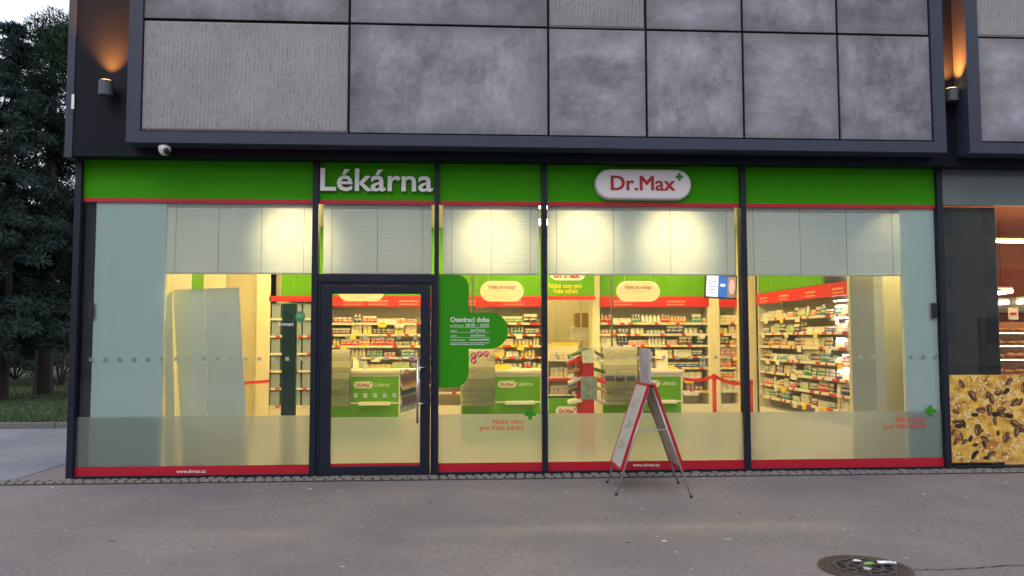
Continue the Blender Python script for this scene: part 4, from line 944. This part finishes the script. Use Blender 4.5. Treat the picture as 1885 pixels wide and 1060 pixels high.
# ------------------------------------------------------------ A-board
ab = thing('pavement_sign', 'folding A-shaped pavement sign with red edged boards and a header card', 'sign', (1.88, -.9, 0))
yn, yf = -1.27, -.56; xt, zt = 1.865, 1.055
yfr, ybk = -1.14, -.66
FL = (1.50, gr(1135,912)[1]), (1.49, gr(1118,889)[1]); FR = (gr(1272,916)[0], gr(1272,916)[1]), (gr(1248,890)[0], gr(1248,890)[1])
lxx = gr(1135,912)[0]
for s_, feet in ((-1, ((gr(1135,912)), (gr(1118,889)))), (1, (gr(1272,916), gr(1248,890)))):
    tops = ((xt+.012*s_, yfr, zt), (xt+.012*s_, ybk, zt))
    fx = sum(p[0] for p in feet)/2
    legs = []
    for (fx_, fy_), tp in zip(feet, tops): MB().tube([tp, (fx_, fy_, .01)], .009, 10).build('leg', alu_m, ab, smooth=True); MB().tube([(fx_, fy_, .022), (fx_+.006*s_, fy_, .0)], .014, 8).build('foot', black_m, ab)
    # board between z .28 and 1.06
    def P(t, y): return Vector((xt+.012*s_+(fx-xt)*t, y, zt*(1-t)+.01*t))
    t0, t1 = .0, .785; y0a, y1a = yfr-.025, ybk+.015
    n = (P(1, 0)-P(0, 0)).normalized(); nrm = Vector((n.z*-s_*-1, 0, n.x*s_*-1)).normalized()
    nrm = Vector((-n.z*s_, 0, n.x*s_)).normalized()
    if nrm.x*s_ < 0: nrm = -nrm
    c = (P(t0, y0a)+P(t1, y1a))/2+nrm*.02; ha = n*((P(t1, 0)-P(t0, 0)).length/2); hb = Vector((0, (y1a-y0a)/2, 0))
    bd = MB().obox(c, ha, hb, nrm*.009).build('board', print_m if s_ < 0 else print_m, ab)
    fr = MB()
    for sg_ in (-1, 1):
        fr.obox(c+hb*sg_, ha+n*.012, Vector((0, .012, 0)), nrm*.013); fr.obox(c+ha*sg_, n*.012, hb*1-Vector((0, .012, 0)), nrm*.0125)
    fr.build('red_edge', red_m, bd)
    ill = MB()
    for k_ in range(3):
        cc = c+nrm*.0105+ha*(-.6+.5*k_)
        for q in range(4): ill.obox(cc+ha*(.06*q)+hb*rnd.uniform(-.3, .3), ha*.018, hb*rnd.uniform(.25, .5), nrm*.001)
    ill.build('poster_print', mat_print, bd) if s_ < 0 else ill.build('poster_print', mat_print, bd)
for k_, z in ((0, .62), (1, .76)):
    t = 1-z/zt; xl = xt+(gr(1135,912)[0]-xt)*t; xr_ = xt+((gr(1272,916)[0]+gr(1248,890)[0])/2-xt)*t; yy = (-1.16, -.70)[k_]
    MB().tube([(xl+.02, yy, z), (xr_-.01, yy, z+.005)], .006, 8).build('spreader_bar', alu_m, ab)
hp = MB().box(xt-.012, xt+.012, yfr+.03, ybk-.03, zt+.02, 1.43).build('header_card', MATS.get('header_sheet') or mat('header_sheet', (.40, .38, .42), .5, noise=.08, scale=6), ab)
B('header_picture', mat_print, hp, xt-.0145, xt-.0125, yfr+.14, ybk-.22, zt+.08, zt+.22)
MB().tube([(xt, yfr-.02, zt), (xt, ybk+.02, zt)], .014, 10).build('hinge_bar', black_m, ab)

# ------------------------------------------------------------ manhole
mx_, my_ = gr(1592, 1047); mr = .295
mh = thing('manhole_cover', 'round rusty openwork manhole cover set in the asphalt at the bottom right', 'manhole', (mx_, my_, 0))
mb = MB(); mb.lathe([(mr, .002), (mr, .012), (mr-.02, .016), (mr-.085, .016), (mr-.085, .006)], (mx_, my_, 0), 48)
for k_ in range(48):
    t = 2*math.pi*k_/48; c = Vector((mx_+(mr-.05)*math.cos(t), my_+(mr-.05)*math.sin(t), .018)); d = Vector((math.cos(t), math.sin(t), 0)); mb.obox(c, d*.025, Vector((-d.y, d.x, 0))*.005, Vector((0,0,.003)))
me_ = MB()
# ring mesh built as annulus so that the openings stay open
def annulus(mb, r0, r1, z0, z1, n=48, mi=0):
    v = []
    for r_, z in ((r0, z0), (r1, z0), (r1, z1), (r0, z1)):
        for k_ in range(n): t = 2*math.pi*k_/n; v.append((mx_+r_*math.cos(t), my_+r_*math.sin(t), z))
    f = []
    for j in range(4):
        for k_ in range(n): a_, b_ = j*n, ((j+1) % 4)*n; f.append((a_+k_, a_+(k_+1) % n, b_+(k_+1) % n, b_+k_))
    return mb.add(v, f, mi)
mb = MB(); annulus(mb, mr-.085, mr, .002, .013)
for k_ in range(56):
    t = 2*math.pi*k_/56; d = Vector((math.cos(t), math.sin(t), 0)); c = Vector((mx_, my_, .0145))+d*(mr-.045); mb.obox(c, d*.028, Vector((-d.y, d.x, 0))*.006, Vector((0,0,.0025)))
mb.build('frame', rust_m, mh)
cvr = MB(); annulus(cvr, mr-.12, mr-.09, .004, .018); annulus(cvr, .10, .13, .004, .018); cvr.lathe([(.045, .004), (.045, .02)], (mx_, my_, 0), 20)
for k_ in range(6):
    t = math.pi*2*k_/6+.25; d = Vector((math.cos(t), math.sin(t), 0)); p = Vector((-d.y, d.x, 0))
    cvr.obox(Vector((mx_, my_, .011))+d*(.135), d*.10, p*.012, Vector((0,0,.0065)))
    t2 = t+math.pi/6; d2 = Vector((math.cos(t2), math.sin(t2), 0)); p2 = Vector((-d2.y, d2.x, 0)); cvr.obox(Vector((mx_, my_, .011))+d2*.185, d2*.05, p2*.009, Vector((0,0,.006)))
cvr.build('grating', iron_m, mh)
MB().lathe([(mr-.086, .0), (mr-.086, .003)], (mx_, my_, .001), 40).build('pit_shade', void_m, mh)  # flat near-black disc painted as the shade below the grating
def blob(name, mt, c, s, lab, cat, seed):
    rr_ = random.Random(seed); v = []; n = 7
    for z, r_ in ((0, .6), (.3, 1), (.7, .85), (1, .3)):
        for k_ in range(n): t = 2*math.pi*k_/n; q = r_*rr_.uniform(.7, 1.2); v.append((c[0]+s[0]*q*math.cos(t), c[1]+s[1]*q*math.sin(t), c[2]+s[2]*z*rr_.uniform(.8, 1.1)))
    f = [tuple(range(n))[::-1], tuple(range(3*n, 4*n))]
    for j in range(3):
        for k_ in range(n): f.append((j*n+k_, j*n+(k_+1) % n, (j+1)*n+(k_+1) % n, (j+1)*n+k_))
    tag(MB().add(v, f).build(name, mt), lab, cat)
blob('plastic_scrap', mat('scrap_green', (.16, .38, .07), .5, noise=.3), (mx_+.045, my_+.03, .018), (.045, .035, .02), 'crumpled bright green scrap lying on the manhole grating', 'litter', 1)
cx, cy = mx_+.15, my_+.01
bt = thing('discarded_bottle', 'pale silvery discarded bottle lying on the manhole grating', 'litter', (cx, cy, .02))
MB().tube([(cx-.06, cy, .034), (cx-.055, cy, .034), (cx+.035, cy-.006, .034), (cx+.05, cy-.007, .034)], [.008, .018, .018, .010], 12).build('body', steel_m, bt, smooth=True)
MB().tube([(cx+.05, cy-.007, .034), (cx+.066, cy-.008, .034)], .009, 10).build('cap', white_m, bt)
blob('paper_scrap', white_m, (mx_-.0, my_+.11, .019), (.035, .022, .012), 'small white paper scrap at the back of the manhole grating', 'litter', 2)
blob('paper_scrap', mat('scrap_grey', (.4, .42, .38), .6), (mx_-.02, my_-.07, .019), (.03, .03, .012), 'small grey paper scrap at the front of the manhole grating', 'litter', 4)

# ------------------------------------------------------------ bakery next door
B('fascia_panel', mat('bakery_fascia', (.12, .155, .16), .25, noise=.1, scale=2), bld, 5.64, 8.6, .0, .03, AZ(378,0,1800), 3.60)
wn = MB().box(5.64, 8.6, 0, .01, .045, AZ(378,0,1800)).build('window', glass_m, bld)
B('interior_partition', mat('charcoal_panel', (.07, .07, .078), .7, noise=.12, scale=10), bld, 5.66, AX(1836,.15,560), .13, .18, 0, 3.1)
B('interior_partition', black_m, bld, AX(1800,.12,560), AX(1838,.12,660), .10, .125, 0, AZ(585,.12,1820))
B('interior_floor', tile_m, bld, 5.73, 11.9, .09, BY-.1, .002, .02)
B('interior_ceiling', orange_m, bld, 5.73, 11.9, .10, BY-.1, 3.35, 3.42)
B('interior_wall', orange_m, bld, 5.73, 11.9, 4.4, 4.5, 0, 3.35)
B('wall_stripe', mat('deep_orange', (.62, .14, .008), .6), bld, 5.9, 11.9, 4.36, 4.395, AZ(545,4.36,1850), AZ(495,4.36,1850))
B('bulkhead', mat('bakery_brown', (.05, .03, .02), .6), bld, 5.9, 11.9, 3.3, 4.3, AZ(575,3.3,1860), AZ(548,3.3,1860))
Y = 1.2
def striplamp(px0, py0, px1, py1, Y, r_, lab):
    (xa, za), (xb, zb) = at(px0, py0, Y), at(px1, py1, Y)
    t = thing('strip_lamp', lab, 'lamp', ((xa+xb)/2, Y, (za+zb)/2), 'strip lamps in the bakery')
    MB().tube([(xa, Y, za), (xb, Y, zb)], r_, 8).build('tube', tube_m, t); MB().box(xa, xb, Y-.02, Y+.02, max(za, zb)+r_+.001, max(za, zb)+r_+.03).build('housing', white_m, t)
    MB().tube([((xa+xb)/2, Y, max(za, zb)+r_+.03), ((xa+xb)/2, Y, 3.35)], .004, 5).build('cable', black_m, t)
striplamp(1828, 444.5, 1960, 447, 1.2, .014, 'long bright strip lamp near the top of the bakery window')
striplamp(1824, 541, 1863, 535.5, 2.6, .03, 'short bright strip lamp in the bakery, upper one of the lower pair')
striplamp(1826, 558.5, 1856, 556, 3.2, .03, 'short bright strip lamp in the bakery, lower one above the bread')
striplamp(1873, 556, 1920, 553, 3.2, .03, 'bright strip lamp in the bakery at the right edge of the photo')
for j, (x, y) in enumerate(((7.3, .9), (8.8, .9), (10.4, .9))):
    cl = thing('ceiling_light', 'warm ceiling light panel over the %s of the bakery' % ['left end', 'middle', 'right end'][j], 'ceiling light', (x, y, 3.35), 'bakery ceiling lights')
    B('housing', white_m, cl, x-.32, x+.32, y-.32, y+.32, 3.325, 3.35); B('diffuser', emis('bakery_diffuser%d' % j, (1, .58, .20), 22), cl, x-.29, x+.29, y-.29, y+.29, 3.318, 3.3245)
Y = 1.5; bx0, bx1 = AX(1838, Y), 10.5
bs = thing('bread_shelf', 'wooden bakery display shelf with lit rows of bread', 'shelving', ((bx0+bx1)/2, Y, 0))
zl = [AZ(p, Y, 1860) for p in (610, 634, 659, 688)]
B('back_panel', wood_m, bs, bx0, bx1, Y+.45, Y+.47, .02, zl[0]+.14)
B('side_panel', wood_m, bs, bx0-.02, bx0, Y, Y+.47, .02, zl[0]+.14)
for z in zl+[.5]: 
    B('shelf', wood_m, bs, bx0, bx1, Y, Y+.449, z-.02, z)
    B('shelf_light', tube_m, bs, bx0, bx1, Y+.02, Y+.03, z-.028, z-.0205)
rr = random.Random(9)
for si, z in enumerate(zl):
    x = bx0+.05; n = 0
    while x < bx0+1.5:
        ln = rr.uniform(.09, .15); h_ = rr.uniform(.05, .075)
        me_b = MB(); vv = []
        for a_ in range(7):
            th_ = math.pi*a_/6; rr_ = math.sin(th_)
            for k_ in range(8): t = 2*math.pi*k_/8; vv.append((x+ln/2-math.cos(th_)*ln/2, Y+.14+.07*rr_*math.cos(t), z+h_*.5+h_*.5*rr_*math.sin(t)))
        ff = [(j*8+k_, j*8+(k_+1) % 8, (j+1)*8+(k_+1) % 8, (j+1)*8+k_) for j in range(6) for k_ in range(8)]
        tag(me_b.add(vv, ff).build('bread_loaf', bread_m, smooth=True), 'golden loaf of bread on the %s shelf of the bakery display' % ORD[si], 'bread', 'loaves on the %s bakery shelf' % ORD[si]); x += ln+rr.uniform(.01, .03)
ch_ = B('price_board', cab_m, bs, AX(1858,Y), AX(1876,Y), Y-.01, Y, AZ(588,Y,1866), AZ(566,Y,1866)); B('board_print', redint_m, ch_, AX(1861,Y), AX(1873,Y), Y-.013, Y-.0105, AZ(580,Y,1866), AZ(575,Y,1866))
MB().tube([(AX(1867,Y), Y+.003, AZ(588,Y,1866)), (AX(1867,Y), Y+.003, zl[0])], .005, 6).build('board_stem', steel_m, ch_)
# seed poster
px0_, px1_, pz0, pz1 = 5.648, 8.595, .083, 1.099
def dough():
    m, n, b = nodes('seed_bread_print'); b.inputs['Roughness'].default_value = .4
    t = n.nodes.new('ShaderNodeTexCoord'); v = n.nodes.new('ShaderNodeTexNoise'); v.inputs['Scale'].default_value = 5; v.inputs['Detail'].default_value = 7; v.inputs['Roughness'].default_value = .7
    n.links.new(t.outputs['Object'], v.inputs['Vector']); r = n.nodes.new('ShaderNodeValToRGB'); e = r.color_ramp.elements
    e[0].position = .34; e[0].color = (.10, .035, .006, 1); e[1].position = .56; e[1].color = (.80, .50, .07, 1); x = e.new(.43); x.color = (.45, .20, .025, 1); x = e.new(.75); x.color = (.85, .68, .25, 1)
    n.links.new(v.outputs['Fac'], r.inputs[0]); n.links.new(r.outputs[0], b.inputs['Base Color']); return m
po = MB().box(px0_, px1_, -.003, -.0005, pz0, pz1).build('window_poster', dough()); tag(po, 'large photo poster of seeded bread filling the lower bakery window', 'poster')
rr = random.Random(33); groups = {'printed_sesame': (MB(), mat('sesame_print', (.78, .62, .33), .4, noise=.2, scale=60)), 'printed_seed': (MB(), mat('brownseed_print', (.16, .065, .02), .4, noise=.6, scale=45)), 'printed_dark_seed': (MB(), mat('darkseed_print', (.025, .018, .012), .4, noise=.6, scale=40)), 'printed_flake': (MB(), mat('flake_print', (.62, .36, .10), .4, noise=.4, scale=50))}
def ell(mb, cx, cz, a_, b_, th_, y):
    p = []
    for k_ in range(12):
        t = 2*math.pi*k_/12; u, v = a_*math.cos(t)*(1+.25*math.cos(t)), b_*math.sin(t); p.append((cx+u*math.cos(th_)-v*math.sin(th_), cz+u*math.sin(th_)+v*math.cos(th_)))
    if min(q[0] for q in p) < px0_ or max(q[0] for q in p) > px1_ or min(q[1] for q in p) < pz0 or max(q[1] for q in p) > pz1: return
    mb.add([(q[0], y, q[1]) for q in p], [tuple(range(12))])
for k_ in range(520): ell(groups['printed_flake'][0], rr.uniform(px0_, px1_), rr.uniform(pz0, pz1), rr.uniform(.018, .04), rr.uniform(.01, .02), rr.uniform(0, 6.3), -.0035-k_*2e-7)
for k_ in range(1150):
    cx, cz = rr.uniform(px0_, px1_), rr.uniform(pz0, pz1)
    if math.sin(cx*7+2)*math.sin(cz*9+cx*3) < -.25: continue
    ell(groups['printed_sesame'][0], cx, cz, rr.uniform(.013, .021), rr.uniform(.008, .012), rr.uniform(0, 6.3), -.0042-k_*2e-7)
groups['printed_highlight'] = (MB(), mat('highlight_print', (.42, .22, .10), .4, noise=.4, scale=30)); yk = 0
for k_ in range(150):
    cx, cz, th_ = rr.uniform(px0_, px1_), rr.uniform(pz0, pz1), rr.uniform(0, 6.3); dk = k_ % 3 == 0; s_ = rr.uniform(.035, .06) if dk else rr.uniform(.045, .08); yk = -.0046-k_*8e-6
    ell(groups['printed_dark_seed' if dk else 'printed_seed'][0], cx, cz, s_, s_*.52, th_, yk)
    ell(groups['printed_dark_seed'][0], cx+.12*s_*math.sin(th_), cz-.12*s_*math.cos(th_)-.004, s_*.75, s_*.10, th_+.15, yk-2e-6)
    if not dk: ell(groups['printed_highlight'][0], cx-.18*s_*math.sin(th_), cz+.18*s_*math.cos(th_), s_*.5, s_*.13, th_, yk-4e-6)
for nm, (mb, mt) in groups.items(): mb.build(nm, mt, po)

# ------------------------------------------------------------ trees
def needles(mat_, name, parent, centres, per, size, spread, seed, droop=0.):
    per = int(per*1.7); size *= .68
    rg = np.random.RandomState(seed); n = len(centres)*per; C = np.repeat(np.array([c[:3] for c in centres]), per, 0); S = np.repeat(np.array([c[3] for c in centres]), per)
    dirs = rg.normal(size=(n, 3)); dirs /= np.linalg.norm(dirs, axis=1)[:, None]
    rad = rg.uniform(.15, 1, n)**.6; P = C+dirs*(rad*S)[:, None]*np.array([1, 1, spread])
    d = dirs+rg.normal(scale=.45, size=(n, 3)); d[:, 2] -= droop; d /= np.linalg.norm(d, axis=1)[:, None]
    s = np.cross(d, rg.normal(size=(n, 3))); s /= np.linalg.norm(s, axis=1)[:, None]+1e-9
    L = (size*rg.uniform(.6, 1.3, n))[:, None]; Wd = L*.17
    V = np.stack([P-s*Wd, P+s*Wd, P+d*L+s*Wd*.4, P+d*L-s*Wd*.4], 1).reshape(-1, 3)
    me = bpy.data.meshes.new(name); me.vertices.add(len(V)); me.vertices.foreach_set('co', V.ravel())
    me.loops.add(4*n); me.loops.foreach_set('vertex_index', np.arange(4*n)); me.polygons.add(n); me.polygons.foreach_set('loop_start', np.arange(0, 4*n, 4))
    me.update(calc_edges=True); me.validate(); me.materials.append(mat_); o = bpy.data.objects.new(name, me); COL.objects.link(o); o.parent = parent; return o
def spruce(x, y, h, r, base, seed, mat_, label, dense=1.0, group='conifers beyond the lawn', per=70):
    rr = random.Random(seed); t = thing('spruce_tree', label, 'tree', (x, y, .05), group); tr = MB(); tr.tube([(0,0,-.05),(.03,0,h*.3),(0,.03,h*.65),(0,0,h*.98)], [h*.020, h*.015, h*.009, .01], 10); cs = []
    z = base
    while z < h-.1:
        f = (h-z)/(h-base); rad = r*(f**.8)*rr.uniform(.85, 1.08)+.12; nb_ = int(5+6*f*dense)
        for k_ in range(nb_):
            a = rr.uniform(0, 6.28); ln = rad*rr.uniform(.75, 1.1); ex, ey = ln*math.cos(a), ln*math.sin(a); ez = z-.12*ln+rr.uniform(-.1, .1)
            if f > .15: tr.tube([(0,0,z), (ex*.5, ey*.5, z-.02*ln), (ex*.92, ey*.92, ez)], [.03*f+.01, .02*f+.006, .005], 5)
            q = .3
            while q < 1.02: cs.append((ex*q, ey*q, z+(ez-z)*q*q, .16+.16*f*(1.15-q*.5))); q += .30/max(ln, .5)
        z += .30+.12*f
    tr.build('trunk', bark_m, t).matrix_parent_inverse = Matrix.Identity(4)
    needles(mat_, 'crown', t, cs, per, .15, .6, seed, .25); return t
def pine(x, y, h, r, base, seed, mat_, label, lean=(0, 0), nclump=75, per=420, group='conifers beyond the lawn'):
    rr = random.Random(seed); t = thing('pine_tree', label, 'tree', (x, y, .05), group); tr = MB(); lx, ly = lean
    tr.tube([(0,0,-.05),(lx*.3,ly*.3,h*.25),(lx*.7,ly*.7,h*.6),(lx,ly,h*.93)], [h*.024, h*.019, h*.013, .03], 10); cs = []
    for k_ in range(nclump):
        f = rr.random()**.85; z = base+(h-base-.35)*f; prof = r*(1-.72*f**1.6)*(.75+.25*math.sin(f*9)); a = rr.uniform(0, 6.28); ln = prof*rr.uniform(.45, 1.0)
        cx, cy = lx*z/h+ln*math.cos(a), ly*z/h+ln*math.sin(a)
        tr.tube([(lx*z/h, ly*z/h, z-.45*ln*.5), (lx*z/h+ln*.5*math.cos(a), ly*z/h+ln*.5*math.sin(a), z-.12*ln), (cx, cy, z)], [.05, .03, .012], 5)
        for q in range(5): cs.append((cx+rr.uniform(-.4, .4), cy+rr.uniform(-.4, .4), z+rr.uniform(-.22, .28), rr.uniform(.2, .36)))
    tr.build('trunk', bark_m, t).matrix_parent_inverse = Matrix.Identity(4)
    needles(mat_, 'crown', t, cs, per//5, .13, .75, seed, -.25); return t
def gp(px, dist): d = ray(px, 640); k_ = dist/d.y; return d.x*k_, -D+dist
x, y = gp(4, 20); spruce(x, y, 9.35, 2.4, 1.5, 3, foil_b, 'bluish spruce at the far left edge with a pointed top', 1.1)
x, y = gp(82, 22); pine(x, y, 10.4, 1.8, 2.4, 8, foil_g, 'dark pine with clumped crown left of the building', nclump=90)
x, y = gp(212, 24); pine(x, y, 13.5, 2.3, 2.2, 12, foil_g, 'tall dark pine reaching above the frame beside the building corner', (.4, 0), nclump=110)
x, y = gp(-40, 27); spruce(x, y, 7.6, 3.2, 1.0, 5, foil_g, 'dark spruce behind the bluish spruce, its crown filling the gaps', 1.1, per=60)
x, y = gp(90, 31); spruce(x, y, 8.0, 3.4, 1.2, 9, foil_g, 'dark green spruce standing farther behind the clumped pine', 1.1, per=60)
x, y = gp(62, 18.6); 
# shrubs under the trees and a low wall far behind
def shrub(x, y, w_, h_, seed, label):
    rr = random.Random(seed); t = thing('shrub', label, 'shrub', (x, y, .05), 'dark shrubs under the conifers'); tr = MB(); cs = []
    for k_ in range(16): a = rr.uniform(0, 6.28); l = w_*rr.uniform(.2, .9); z = h_*rr.uniform(.35, .9); tr.tube([(0,0,-.05), (l*.4*math.cos(a), l*.4*math.sin(a), z*.6), (l*math.cos(a), l*math.sin(a), z)], [.02, .014, .006], 5); cs.append((l*math.cos(a), l*math.sin(a), z, .35))
    tr.build('branches', bark_m, t).matrix_parent_inverse = Matrix.Identity(4); needles(hedge_m, 'foliage', t, cs, 160, .09, .8, seed)
for i, (px, dist, w_, h_) in enumerate(((112, 26, 1.1, 1.3), (30, 30, 1.5, 1.5))):
    x, y = gp(px, dist); shrub(x, y, w_, h_, 40+i, ['dark bushy shrub under the pines near the building corner', 'dark bushy shrub behind the spruce at the far left'][i])
x0, y0 = gp(-60, 40); x1, y1 = gp(160, 40)
gw = thing('garden_wall', 'low pale wall seen far behind the tree trunks', 'wall', (x0, y0, 0)); B('wall_body', mat('pale_render', (.30, .25, .23), .9, noise=.25, scale=1.5), gw, x0, x1+3, y0, y0+.25, 0, 1.0); B('coping', kerb_m, gw, x0, x1+3, y0-.03, y0+.28, 1.0, 1.06)
for i in range(9):
    px = -120+i*42; x, y = gp(px, 52); spruce(x, y, rnd.uniform(8.6, 10.0), 3.6, .3, 60+i, foil_g, 'distant dark conifer closing the view behind the lawn', .8, 'distant conifers behind the low wall', 34)

# ------------------------------------------------------------ building across the street (seen mirrored in the glass)
ob = thing('apartment_building', 'pale plastered building across the street, mirrored in the shop glass', 'building', (0, -32, 0))
B('wall', plaster_m, ob, -34, 38, -36, -32, 0, 9.5); B('roof', roof_m, ob, -34.4, 38.4, -36.3, -31.6, 9.5, 10.1)
for fl_ in range(3):
    for k_ in range(22):
        x = -31+k_*3.1; z = 1.2+fl_*2.9; wn = B('window', opp_glass_m, ob, x, x+1.3, -31.99, -31.95, z, z+1.7); B('window_frame', white_m, wn, x+.62, x+.68, -31.95, -31.93, z, z+1.7)
print('PRODUCTS', COUNT, sum(COUNT.values()))
